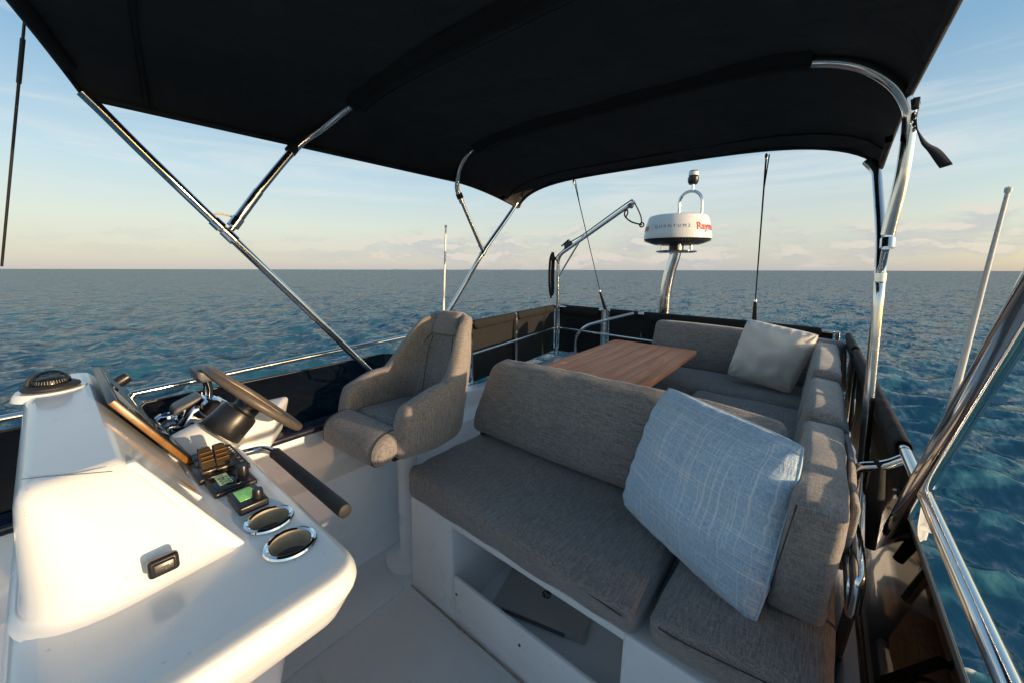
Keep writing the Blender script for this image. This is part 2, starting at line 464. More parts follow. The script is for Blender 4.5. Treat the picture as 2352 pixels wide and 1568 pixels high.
M_blk = plain('black plastic', (.014, .014, .015), .32); M_blkm = plain('matt black rubber', (.02, .02, .021), .6)
M_gloss = plain('gloss black panel', (.006, .006, .007), .05, 0, .05); M_grey = plain('grey plastic', (.10, .10, .105), .4)
M_whiteP = plain('white plastic', (.76, .76, .74), .35, 0, .02); M_chrome = plain('chrome', (.85, .85, .86), .05, 1.0, .03)
M_navy = plain('dark navy trim', (.012, .013, .028), .25); M_lever = plain('dark gloss lever', (.05, .035, .02), .22)
M_rim = plain('stitched leatherette rim', (.10, .078, .060), .42, 0, .15, 120.0)
M_rope = plain('black braided rope', (.016, .014, .012), .8, 0, .5, 300.0)
M_wire = plain('black plastic coated wire', (.012, .012, .013), .4); M_cream = plain('cream wire cord', (.60, .48, .33), .5)
M_seam = plain('dark stitching', (.035, .031, .028), .9); M_seamb = plain('blue piping', (.10, .24, .44), .9)
M_silver = plain('silver laptop lid', (.52, .50, .47), .38, .2, .04); M_red = plain('red lettering', (.50, .012, .02), .4)
M_ink = plain('dark grey lettering', (.03, .03, .035), .4); M_logo = plain('mirror grey logo', (.10, .10, .105), .2, .6)
M_bronze = plain('amber tinted plastic', (.22, .10, .02), .3); M_strap = plain('dark webbing strap', (.025, .02, .016), .8, 0, .3, 200.0)
M_cupin = plain('brushed cup liner', (.52, .43, .31), .36, .25, .10)
def lcd(name, colr):
    m, t, b = MAT(name)
    n = tex(t, 'ShaderNodeTexNoise', (1, 1, 1), Scale=40.0)
    t.links.new(cramp(t, n.outputs[0], [(.3, tuple(x*.9 for x in colr)), (.7, colr)]), b.inputs['Base Color'])
    setp(b, Roughness=.12, Emission_Color=colr, Emission_Strength=.12); return m
M_lcd = lcd('pale green backlit lcd', (.34, .46, .24)); M_lcd2 = lcd('bright green backlit lcd', (.28, .62, .16))
def acrylic(name, tint, gl=.03, ior=1.28):
    m, t, b = MAT(name); t.nodes.remove(b); out = t.nodes['Material Output']
    tr = t.nodes.new('ShaderNodeBsdfTransparent'); gs = t.nodes.new('ShaderNodeBsdfGlossy'); gs.inputs['Roughness'].default_value = gl
    n = tex(t, 'ShaderNodeTexNoise', (1, 1, 1), Scale=2.5, Detail=4.0)
    t.links.new(cramp(t, n.outputs[0], [(.3, tuple(x*.88 for x in tint)), (.7, tint)]), tr.inputs[0])
    fr = t.nodes.new('ShaderNodeFresnel'); fr.inputs[0].default_value = ior
    mx = t.nodes.new('ShaderNodeMixShader'); t.links.new(fr.outputs[0], mx.inputs[0]); t.links.new(tr.outputs[0], mx.inputs[1]); t.links.new(gs.outputs[0], mx.inputs[2])
    t.links.new(mx.outputs[0], out.inputs[0]); return m
M_smoke = acrylic('smoked acrylic', (.17, .20, .235), .03, 1.14); M_brown = acrylic('bronze tinted acrylic', (.31, .265, .24)); M_clear = acrylic('clear acrylic', (.72, .70, .66))
def hull_m():
    return gelcoat('hull white', (.75, .76, .77), .25, False)
M_hull = hull_m()

# ------------------------------------------------------------------ sea
def build_sea():
    hcam = 4.75; zc = 1.5-hcam
    va = math.atan2(.769, -.627)
    A = list(np.linspace(-R(68), R(68), 760)); back = list(np.linspace(R(68), 2*math.pi-R(68), 90))[1:-1]
    ang = np.array(A+back)+va
    ypx = np.concatenate([np.array([1400, 1000, 760]), np.linspace(620, 6, 560), np.array([5, 4, 3, 2, 1.4, 1, .7, .45, .3, .2])])
    rr = 379*hcam/ypx
    dr = np.gradient(rr)
    Rr, Aa = np.meshgrid(rr, ang, indexing='ij'); D = np.repeat(dr[:, None], len(ang), 1)
    X = Rr*np.cos(Aa); Y = Rr*np.sin(Aa)
    cr = ray(-500, 620); cr = cr/np.linalg.norm(cr); wd = math.atan2(-cr[0], cr[1])
    Z = np.zeros_like(X); DX = np.zeros_like(X); DY = np.zeros_like(X); SL = np.zeros_like(X)
    n = 110
    for i in range(n):
        lam = .28*(7/.28)**((i+RNG.random())/n)
        th = wd+RNG.normal()*(.62 if lam < 3 else .4); k = 2*math.pi/lam
        a = .0175*lam*(.75 if lam < 1.2 else 1.0)/(1+(lam/3.2)**2.2)*RNG.uniform(.4, 1.2)*.80
        dA = np.maximum(D*np.abs(np.cos(Aa-th))+1e-3, Rr*.00312*.9)
        att = np.clip((lam/dA-2.0)/2.5, 0, 1)
        ph = k*(X*math.cos(th)+Y*math.sin(th))+RNG.random()*6.283
        s, c = np.sin(ph), np.cos(ph)
        Z += a*att*c; DX -= a*att*s*math.cos(th)*.9; DY -= a*att*s*math.sin(th)*.9; SL += a*k*att*c
    X2 = X+DX; Y2 = Y+DY
    V = np.stack([X2, Y2, Z], -1).reshape(-1, 3)
    nr, na = X.shape
    i = np.arange(nr-1)[:, None]; j = np.arange(na)[None, :]; jn = (j+1) % na
    F = np.stack([i*na+j, (i+1)*na+j, (i+1)*na+jn, i*na+jn], -1).reshape(-1, 4)
    me = bpy.data.meshes.new('sea'); me.vertices.add(len(V)); me.vertices.foreach_set('co', V.ravel())
    me.loops.add(F.size); me.loops.foreach_set('vertex_index', F.ravel().astype(np.int32))
    me.polygons.add(len(F)); me.polygons.foreach_set('loop_start', np.arange(0, F.size, 4, dtype=np.int32)); me.polygons.foreach_set('loop_total', np.full(len(F), 4, np.int32))
    me.update(); me.validate()
    at_ = me.attributes.new('crest', 'FLOAT', 'POINT'); at_.data.foreach_set('value', (SL+Z*2).ravel().astype(np.float32))
    me.polygons.foreach_set('use_smooth', np.ones(len(F), bool))
    m, t, b = MAT('sea water')
    g = t.nodes.new('ShaderNodeTexCoord')
    def nz(sc, detail, rough=.6, stretch=(1, 1, 1), dist=0.):
        mp = t.nodes.new('ShaderNodeMapping'); mp.inputs['Scale'].default_value = stretch; mp.inputs['Rotation'].default_value = (0, 0, -wd)
        t.links.new(g.outputs['Object'], mp.inputs[0]); q = t.nodes.new('ShaderNodeTexNoise'); t.links.new(mp.outputs[0], q.inputs['Vector'])
        q.inputs['Scale'].default_value = sc; q.inputs['Detail'].default_value = detail; q.inputs['Roughness'].default_value = rough; q.inputs['Distortion'].default_value = dist; return q.outputs[0]
    big = nz(.03, 4)
    c = cramp(t, big, [(.35, (.022, .108, .150)), (.65, (.028, .122, .166))])
    atn = t.nodes.new('ShaderNodeAttribute'); atn.attribute_name = 'crest'
    cm = t.nodes.new('ShaderNodeMapRange'); cm.inputs[1].default_value = -.3; cm.inputs[2].default_value = 1.6; t.links.new(atn.outputs['Fac'], cm.inputs[0])
    c = mixm(t, cm.outputs[0], c, (.028, .126, .168))
    fo = t.nodes.new('ShaderNodeMapRange'); fo.inputs[1].default_value = 1.12; fo.inputs[2].default_value = 1.4; t.links.new(atn.outputs['Fac'], fo.inputs[0])
    fn_ = cramp(t, nz(9, 5, .75, (1, .5, 1)), [(.5, 0), (.62, 1)])
    fm = mixm(t, 1.0, fo.outputs[0], fn_, 'MULTIPLY')
    c = mixm(t, fm, c, (.6, .62, .6)); t.links.new(c, b.inputs['Base Color'])
    setp(b, Roughness=.10, IOR=1.333, Specular_IOR_Level=.12)
    # unresolved chop tilts the surface at every distance
    gn = t.nodes.new('ShaderNodeNewGeometry')
    def vn(sc, detail, st, k_):
        mp = t.nodes.new('ShaderNodeMapping'); mp.inputs['Scale'].default_value = st; mp.inputs['Rotation'].default_value = (0, 0, -wd)
        t.links.new(g.outputs['Object'], mp.inputs[0]); q = t.nodes.new('ShaderNodeTexNoise'); t.links.new(mp.outputs[0], q.inputs['Vector'])
        q.inputs['Scale'].default_value = sc; q.inputs['Detail'].default_value = detail; q.inputs['Roughness'].default_value = .6; q.inputs['Distortion'].default_value = .3
        u = t.nodes.new('ShaderNodeVectorMath'); u.operation = 'SUBTRACT'; t.links.new(q.outputs['Color'], u.inputs[0]); u.inputs[1].default_value = (.5, .5, .5)
        v = t.nodes.new('ShaderNodeVectorMath'); v.operation = 'MULTIPLY'; t.links.new(u.outputs[0], v.inputs[0]); v.inputs[1].default_value = (k_, k_, 0); return v.outputs[0]
    prev = gn.outputs['Normal']
    for args in ((.35, 3, (1, .35, 1), .9), (1.3, 4, (1, .40, 1), 1.2), (5.0, 4, (1, .40, 1), 1.3)):
        ad = t.nodes.new('ShaderNodeVectorMath'); ad.operation = 'ADD'; t.links.new(prev, ad.inputs[0]); t.links.new(vn(*args), ad.inputs[1]); prev = ad.outputs[0]
    nm = t.nodes.new('ShaderNodeVectorMath'); nm.operation = 'NORMALIZE'; t.links.new(prev, nm.inputs[0]); t.links.new(nm.outputs[0], b.inputs['Normal'])
    # a rough sea never mirrors the low sky fully: wave faces hide one another, so the Fresnel share levels off
    b.inputs['Specular IOR Level'].default_value = 0.0
    gl = t.nodes.new('ShaderNodeBsdfGlossy'); gl.inputs['Roughness'].default_value = .12; t.links.new(nm.outputs[0], gl.inputs['Normal'])
    fr = t.nodes.new('ShaderNodeFresnel'); fr.inputs['IOR'].default_value = 1.333; t.links.new(nm.outputs[0], fr.inputs['Normal'])
    mr = t.nodes.new('ShaderNodeMapRange'); mr.inputs[1].default_value = 0; mr.inputs[2].default_value = 1.0; mr.inputs[3].default_value = .03; mr.inputs[4].default_value = .62; t.links.new(fr.outputs[0], mr.inputs[0])
    ms = t.nodes.new('ShaderNodeMixShader'); t.links.new(mr.outputs[0], ms.inputs[0]); t.links.new(b.outputs[0], ms.inputs[1]); t.links.new(gl.outputs[0], ms.inputs[2])
    t.links.new(ms.outputs[0], t.nodes['Material Output'].inputs[0])
    o = link('sea', me, m, None, smooth=False); tag(o, kind='structure')
    q = Vector((0, 0, 1)).rotation_difference(UPT)
    o.rotation_mode = 'QUATERNION'; o.rotation_quaternion = q; o.location = (0, 0, zc)
    # far low shore, sitting on the same water level
    M4 = Matrix.Translation(Vector((0, 0, zc))) @ q.to_matrix().to_4x4()
    a0 = ray(700, 620); a1 = ray(1400, 620); D0 = 3600
    V, F = [], []; K = 160
    u0 = math.atan2(a0[1], a0[0]); u1 = math.atan2(a1[1], a1[0])
    for kk in range(K+1):
        a = u0+(u1-u0)*kk/K; e = math.sin(math.pi*kk/K)**.5
        hgt = .5*(9+RNG.normal()*2.2+5*math.sin(kk*.31))*e*(1 if .25 < kk/K < .9 else .55)
        for (dd, h) in ((0, -2), (0, max(.4, hgt*.55)), (60, max(.6, hgt)), (500, -2)):
            V.append(M4 @ Vector(((D0+dd)*math.cos(a), (D0+dd)*math.sin(a), h)))
    for kk in range(K):
        for r_ in range(3): F.append((kk*4+r_, (kk+1)*4+r_, (kk+1)*4+r_+1, kk*4+r_+1))
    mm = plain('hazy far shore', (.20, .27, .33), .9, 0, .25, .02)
    tag(link('far_shore', mesh('far_shore', V, F), mm, None), kind='structure')
    # channel marker buoy
    p = ray(1110, 620); an = math.atan2(p[1], p[0]); bp = M4 @ Vector((620*math.cos(an), 620*math.sin(an), 0))
    bo = empty('channel_buoy', bp, 'tiny red channel marker on the water near the horizon behind the bimini pole', 'buoy')
    mr = plain('weathered red paint', (.35, .05, .03), .6)
    lathe('float', [(0, -.6), (1.1, -.6), (1.2, .1), (1.0, .5), (0, .5)], mr, bo, 16, bp)
    lathe('tower', [(.55, .5), (.2, 2.6), (.25, 2.7), (.25, 3.2), (0, 3.4)], mr, bo, 12, bp)
build_sea()

# ------------------------------------------------------------------ boat structure
def struct(o): return tag(o, kind='structure')
def build_structure():
    # floor sheet with two raised non-skid pads and a groove pattern
    fl = struct(hexa('floor', box8(-1.76, .16, -1.6, 3.35, -.08, 0), .005, M_floor, None, 1, 1))
    for (x0, x1, y0, y1, rot) in ((-1.33, -.72, .50, .925, 0), (-.69, -.20, .50, .925, 0), (-1.62, -1.38, .30, .93, 0), (-1.30, -.30, -.4, .47, 0)):
        o = slab('non_skid_pad', round_poly([(x0, y0), (x1, y0), (x1, y1), (x0, y1)], .035, 5), [(.001, 0), (.005, .001), (.007, .005)], M_floor, None)
        o.parent = fl
    # starboard side moulding: inner wall, ledge, wall top
    prof = [(-1.66, -.01), (-1.70, .03), (-1.715, .10), (-1.722, .44), (-1.73, .47), (-1.80, .50), (-1.815, .53), (-1.80, .70), (-1.805, .715), (-1.90, .715), (-1.95, .68), (-1.96, -.1)]
    def extr(name, prof, y0, y1, mat, ys=8, fnz=None):
        V, F = [], []; n = len(prof)
        for k in range(ys+1):
            y = y0+(y1-y0)*k/ys
            for (x, z) in prof: V.append((x, y, z if fnz is None else fnz(z, y)))
        for k in range(ys):
            for i in range(n-1): F.append((k*n+i, k*n+i+1, (k+1)*n+i+1, (k+1)*n+i))
        F.append(tuple(range(n))); F.append(tuple(ys*n+i for i in reversed(range(n))))
        o = link(name, mesh(name, V, F), mat, None); bm = bmesh.new(); bm.from_mesh(o.data); bmesh.ops.recalc_face_normals(bm, faces=bm.faces); bm.to_mesh(o.data); bm.free(); sharp(o, 50); return o
    struct(extr('starboard_wall', prof, -1.6, 3.35, M_gel2, 24, lambda z, y: z if z < .6 else z-.10*min(1, max(0, (y-1.3)/.5))))
    # port side moulding with grooved outer deck
    prof2 = [(.135, -.01), (.125, .05), (.118, .40), (.13, .44), (.17, .455), (.185, .443), (.20, .443), (.215, .455), (.27, .452), (.285, .438), (.30, .438), (.315, .45), (.36, .445), (.385, .42), (.40, .36), (.42, -.1)]
    struct(extr('port_wall', prof2, -1.6, 3.35, M_gel2, 4))
    prof3 = box8(-1.96, .40, 3.33, 3.42, -.08, .60)
    struct(hexa('stern_wall', prof3, .03, M_gel2, None, 3, 2))
    # hull and cabin under the flybridge
    struct(hexa('boat_hull', [(-1.94, -3.2, -.09), (.40, -3.2, -.09), (.40, 3.40, -.09), (-1.94, 3.40, -.09)] and
        [(-1.6, -5.5, -3.6), (.1, -5.5, -3.6), (.40, 3.4, -3.6), (-1.94, 3.4, -3.6), (-1.94, -2.0, -.09), (.40, -2.0, -.09), (.40, 3.40, -.09), (-1.94, 3.40, -.09)], .02, M_hull, None, 2, 2))
    # raised sofa platform
build_structure()

def windscreen(name, path_top, path_bot, mat, label, trim):
    r = empty(name, path_bot[len(path_bot)//2], label, 'windscreen')
    V, F = [], []; n = len(path_top); th = Vector((.006, 0, 0))
    for k in range(2):
        for a, b in zip(path_top, path_bot):
            for t in (0, .5, 1): V.append(Vector(b)*(1-t)+Vector(a)*t+th*k)
    for k in range(2):
        for i in range(n-1):
            for j in range(2):
                q = (k*3*n+i*3+j, k*3*n+(i+1)*3+j, k*3*n+(i+1)*3+j+1, k*3*n+i*3+j+1); F.append(q if k else q[::-1])
    link('pane', mesh('pane', V, F), mat, r)
    tube('edge_trim', path_top, .005, trim, r, 8)
    tube('base_channel', [(p[0]+.003, p[1], p[2]) for p in path_bot], .012, M_steel if trim is M_steel else trim, r, 8)
    return r
ys = [-1.5, -1.0, -.5, 0, .5, 1.0, 1.2]
windscreen('windscreen', [(-1.95, y, .966) for y in ys]+[(-1.945, 1.27, .955), (-1.93, 1.315, .90)], [(-1.87, y, .70) for y in ys]+[(-1.87, 1.30, .69), (-1.87, 1.37, .675)], M_smoke, 'dark smoked windscreen panel along the edge behind the steering wheel and helm chair', M_blk)
windscreen('windscreen', [(.222, y, .86) for y in (-1.2, -.5, 0, .5, .86, 1.2, 1.5)]+[(.222, 1.56, .83)], [(.165, y, .47) for y in (-1.2, -.5, 0, .5, .86, 1.2, 1.55)]+[(.165, 1.66, .47)], M_brown, 'bronze tinted windscreen panel beside the near end of the seat cushions', M_blk)
t = rbox('wall_cap', (-1.795, .15, .732), (.10, 2.6, .03), .012, M_navy, None, n=3, m=2)
tag(t, 'dark navy padded cap strip on the white side wall below the smoked windscreen', 'trim')

# ------------------------------------------------------------------ front bench
def seam(name, pts, mat, parent, r=.0022, closed=False):
    return tube(name, pts, r, mat, parent, 6, closed)
def build_bench():
    b = empty('bench_seat', (-.6, 1.2, 0), 'white bench with grey seat cushion and tilting backrest, open locker holding a laptop underneath', 'bench')
    Y0 = .955
    hexa('end_panel', [(-1.372, Y0, 0), (-1.075, Y0, 0), (-1.075, 1.44, 0), (-1.372, 1.44, 0), (-1.366, Y0, .448), (-1.095, Y0, .448), (-1.095, 1.44, .448), (-1.366, 1.44, .448)], .012, M_gel2, b, 3, 2)
    hexa('end_panel', [(-.375, Y0, 0), (.11, Y0-.005, 0), (.11, 1.44, 0), (-.375, 1.44, 0), (-.36, Y0, .448), (.11, Y0-.005, .448), (.11, 1.44, .448), (-.36, 1.44, .448)], .012, M_gel2, b, 3, 2)
    hexa('sill', box8(-1.09, -.36, Y0+.003, Y0+.05, .002, .075), .008, M_gel2, b, 2, 2)
    hexa('seat_support', box8(-1.10, -.355, Y0+.004, 1.44, .420, .447), .006, M_gel2, b, 2, 2)
    hexa('locker_floor', box8(-1.09, -.36, Y0+.052, 1.43, .012, .030), .004, M_gel2, b, 1, 1)
    hexa('locker_back', box8(-1.09, -.36, 1.405, 1.435, .031, .418), .006, M_gel2, b, 1, 1)
    f = hexa('fiddle_board', box8(-1.062, -.345, Y0-.017, Y0-.001, .090, .232), .004, M_gel2, b, 2, 2)
    for x in (-1.045, -.72, -.39): lathe('screw', [(0, 0), (.0055, 0), (.005, .002), (0, .0025)], M_ink, f, 10, (x, Y0-.0172, .165), (0, -1, 0))
    sc = hexa('seat_cushion', [(-1.372, Y0-.008, .449), (-.325, Y0, .449), (-.325, 1.43, .449), (-1.372, 1.43, .449), (-1.36, Y0-.012, .600), (-.30, Y0-.095, .600), (-.30, 1.43, .592), (-1.36, 1.43, .596)], .026, M_fabY, b, 5, 22, .006, .007, 1)
    for z in (.585,):
        seam('seam', catmull([(-1.345, 1.2, z), (-1.352, 1.02, z), (-1.33, .952, z+.001), (-1.0, .925, z), (-.6, .893, z), (-.335, .872, z)], 5), M_seam, sc, .0016)
    s2 = hexa('seat_cushion', [(-.300, .965, .449), (.088, .995, .449), (.100, 1.44, .449), (-.285, 1.44, .449), (-.272, .885, .600), (.090, .945, .600), (.100, 1.44, .594), (-.262, 1.44, .594)], .034, M_fabY, b, 5, 10, .010, .004, 4)
    seam('seam', catmull([(-.258, 1.1, .588), (-.252, .93, .588), (-.22, .897, .588), (0, .925, .588), (.07, .948, .588)], 5), M_seam, s2, .0016)
    # backrest
    def arch(x): return .018*(1-((x+.65)/.65)**2)
    bk = hexa('backrest', [(-1.372, 1.345, .628), (-.02, 1.345, .628), (-.02, 1.445, .60), (-1.372, 1.445, .60), (-1.275, 1.415, .985), (-.045, 1.415, .955), (-.045, 1.52, 1.0), (-1.275, 1.52, 1.0)], .036, M_fabX, b, 6, 22, .006, .006, 9)
    for v in bk.data.vertices:
        X = v.co.x-.6 if False else v.co.x+(-.6)
        if v.co.z > .8: v.co.z += .012*(1-((X+.66)/.62)**2)
        # left and right ends bulge outward half way up
        h = (v.co.z-.81)/.19
        if X < -1.2: v.co.x -= .02*max(0, 1-h*h)
    for x in (-1.33, -.45, -.12):
        tube('hinge_bracket', fillet([(x, 1.42, .45), (x, 1.40, .60), (x, 1.44, .72)], .03), .011, M_chrome, b, 10)
        hexa('hinge_plate', box8(x-.012, x+.012, 1.385, 1.43, .50, .66), .004, M_blk, b, 1, 1)
build_bench()

def build_laptop():
    l = empty('laptop', (-.84, 1.17, .04), 'closed silver laptop lying in the open locker under the bench seat', 'laptop')
    q = [Vector(at(1165, 1285, 'Z', .05)), Vector(at(1130, 1385, 'Z', .05)), Vector(at(1345, 1480, 'Z', .05))]
    a = Vector((-.982, 1.085, 0)); u = Vector((.385, .105, 0)).normalized(); v = Vector((-u.y, u.x, 0))
    W_, D_ = .40, .27
    def P(s, t_, z): p = a+u*s*W_+v*t_*D_; return (p.x, p.y, z)
    hexa('base', [P(0, 0, .032), P(1, 0, .032), P(1, 1, .032), P(0, 1, .032), P(0, 0, .044), P(1, 0, .044), P(1, 1, .044), P(0, 1, .044)], .004, M_silver, l, 2, 1)
    lid = hexa('lid', [P(0, .0, .046), P(1, .0, .046), P(1, 1, .046), P(0, 1, .046), P(.003, .01, .054), P(.997, .01, .054), P(.997, .99, .054), P(.003, .99, .054)], .003, M_silver, l, 2, 1)
    tube('hinge', [P(.12, -.012, .044), P(.80, -.012, .044)], .006, M_grey, l, 8)
    c = Vector(P(.5, .5, .0545))
    lathe('logo_disc', [(0, 0), (.021, 0), (.021, .0006), (0, .0006)], M_logo, lid, 32, c)
    txt('logo_letters', 'hp', .034, M_silver, lid, lambda x, y: c+u*(x)+v*(y)+Vector((0, 0, .0012)), shear=.28)
def txt(name, s, size, mat, parent, fn, shear=0, spacing=1.0, depth=0, center=True, bold=0):
    cu = bpy.data.curves.new(name, 'FONT'); cu.body = s; cu.size = size; cu.shear = shear; cu.space_character = spacing
    cu.offset = bold; cu.resolution_u = 3
    if center: cu.align_x = 'CENTER'; cu.align_y = 'CENTER'
    ob = bpy.data.objects.new(name+'_tmp', cu); COL.objects.link(ob)
    dg = bpy.context.evaluated_depsgraph_get(); me = bpy.data.meshes.new_from_object(ob.evaluated_get(dg))
    bpy.data.objects.remove(ob); bpy.data.curves.remove(cu)
    bm = bmesh.new(); bm.from_mesh(me)
    bmesh.ops.triangulate(bm, faces=bm.faces)
    bm.to_mesh(me); bm.free(); me.name = name
    for v in me.vertices: v.co = Vector(fn(v.co.x, v.co.y))
    me.materials.clear()
    return link(name, me, mat, parent, smooth=False)
M_caulk = plain('stained caulk line', (.30, .24, .17), .8, 0, .4, 60.0)
tube('caulk_line', [(-1.373+.107*k, .952+random.uniform(-.0015, .0015), .003) for k in range(14)], [random.uniform(.0018, .004) for k in range(14)], M_caulk, bpy.data.objects['bench_seat'], 6)
build_laptop()

# ------------------------------------------------------------------ corner sofa
def build_sofa():
    s = empty('corner_sofa', (-.2, 2.6, 0), 'grey cushioned corner sofa round the stern and port side behind the table', 'sofa')
    hexa('base', box8(-1.02, .10, 2.70, 3.22, .02, .54), .02, M_gel2, s, 3, 2)
    hexa('base', box8(-.58, .10, 1.50, 2.695, .02, .54), .02, M_gel2, s, 3, 2)
    hexa('seat_cushion', box8(-1.05, .03, 2.64, 3.14, .545, .70), .04, M_fabX, s, 5, 14, .012, .004, 21)
    hexa('seat_cushion', box8(-.58, .025, 1.55, 2.625, .545, .695), .04, M_fabY, s, 5, 12, .012, .004, 22)
    bk = hexa('backrest', [(-1.04, 3.05, .70), (.17, 3.07, .70), (.17, 3.17, .70), (-1.04, 3.15, .70), (-1.01, 3.08, 1.045), (.15, 3.09, 1.02), (.15, 3.20, 1.015), (-1.01, 3.19, 1.04)], .03, M_fabX, s, 5, 14, .010, .003, 23)
    # port row of back cushions, nearest first
    def bc(y0, y1, z1, x0, x1, sl, seed, up=0, b0=.61):
        o = hexa('back_cushion', [(x0-.045, y0+sl, b0), (x1-.015, y0+sl, b0), (x1-.015, y1, b0), (x0-.045, y1, b0), (x0, y0, z1-.005), (x1, y0, z1-.02), (x1+.01, y1, z1-.03+up), (x0, y1, z1-.02+up)], .022, M_fabX, s, 5, 14, .007, .005, seed)
        cyy = (y0+y1)/2; cx, cy2 = -.2, 2.6
        for v in o.data.vertices:
            y = v.co.y+cy2
            if v.co.z > b0+.15: v.co.z += .012*(1-((y-cyy)/((y1-y0)/2))**2)
        return o
    c1 = bc(.985, 1.60, 1.0, -.005, .088, .13, 31)
    seam('seam', [(-.002, .972, .99), (-.028, 1.04, .78), (-.043, 1.105, .64)], M_seam, c1, .0016)
    bc(1.62, 2.18, 1.012, .0, .098, .0, 32)
    bc(2.20, 3.08, 1.035, .005, .105, .0, 33, .0, .70)
    # thin spare cushion backs seen outboard of the row
    for (y0, y1, seed) in ((1.14, 1.62, 41), (1.66, 2.25, 42)):
        hexa('bolster_cover', [(.088, y0+.05, .76), (.104, y0+.05, .76), (.104, y1, .76), (.088, y1, .76), (.098, y0, .955), (.114, y0, .94), (.118, y1, .94), (.100, y1, .955)], .015, M_fabX, s, 3, 8, .004, .004, seed)
build_sofa()

# ------------------------------------------------------------------ table
def build_table():
    z = .895
    q = [Vector(at(x, y, 'Z', z)) for (x, y) in ((1422, 778), (1600, 807), (1480.5, 888.5), (1243, 838))]   # aft stb, aft port, fwd port, fwd stb
    x0 = (q[0].x+q[3].x)/2; x1 = (q[1].x+q[2].x)/2; ya = (q[0].y+q[1].y)/2; yf = (q[2].y+q[3].y)/2
    t = empty('folding_table', ((x0+x1)/2, (ya+yf)/2, 0), 'varnished teak table with two lighter long edge boards between bench and corner sofa', 'table')
    e = .075; th = .026
    def board(name, xa, xb, rl=0, rr=0, mt=M_wood):
        pts = [(xa, yf), (xb, yf), (xb, ya), (xa, ya)]
        rad = [rl, rr, rr, rl]
        return slab(name, round_poly(pts, rad, 6), [(z-th, .003), (z-th+.003, 0), (z-.0012, 0), (z-.0004, .0003), (z, .0009)], mt, t)
    b1 = board('edge_board', x0, x0+e, .035, 0, M_wood2); board('edge_board', x1-e, x1, 0, .035, M_wood2)
    n = 5; w_ = (x1-x0-2*e)/n
    for i in range(n):
        board('plank', x0+e+i*w_+.0003, x0+e+(i+1)*w_-.0003)
    for yy in (yf+.28, ya-.28):
        hexa('batten', box8(x0+.08, x1-.08, yy-.03, yy+.03, z-th-.022, z-th-.001), .004, M_wood, t, 1, 1)
    px = (x0+x1)/2; py = (ya+yf)/2
    tube('pedestal', [(px, py, .01), (px, py, z-th-.02)], .035, M_steel, t, 20)
    lathe('foot', [(0, 0.002), (.13, .002), (.125, .014), (.04, .02), (.036, .05), (0, .05)], M_steel, t, 30, (px, py, 0))
def wood2():
    m = M_wood.copy(); m.name = 'pale edge teak'
    for n in m.node_tree.nodes:
        if n.type == 'VALTORGB' and n.color_ramp.elements[0].color[2] < .05 and len(n.color_ramp.elements) == 3:
            for e, c in zip(n.color_ramp.elements, ((.60, .25, .12), (.78, .38, .19), (.85, .46, .25))): e.color = c+(1,)
    return m
M_wood2 = wood2()
build_table()

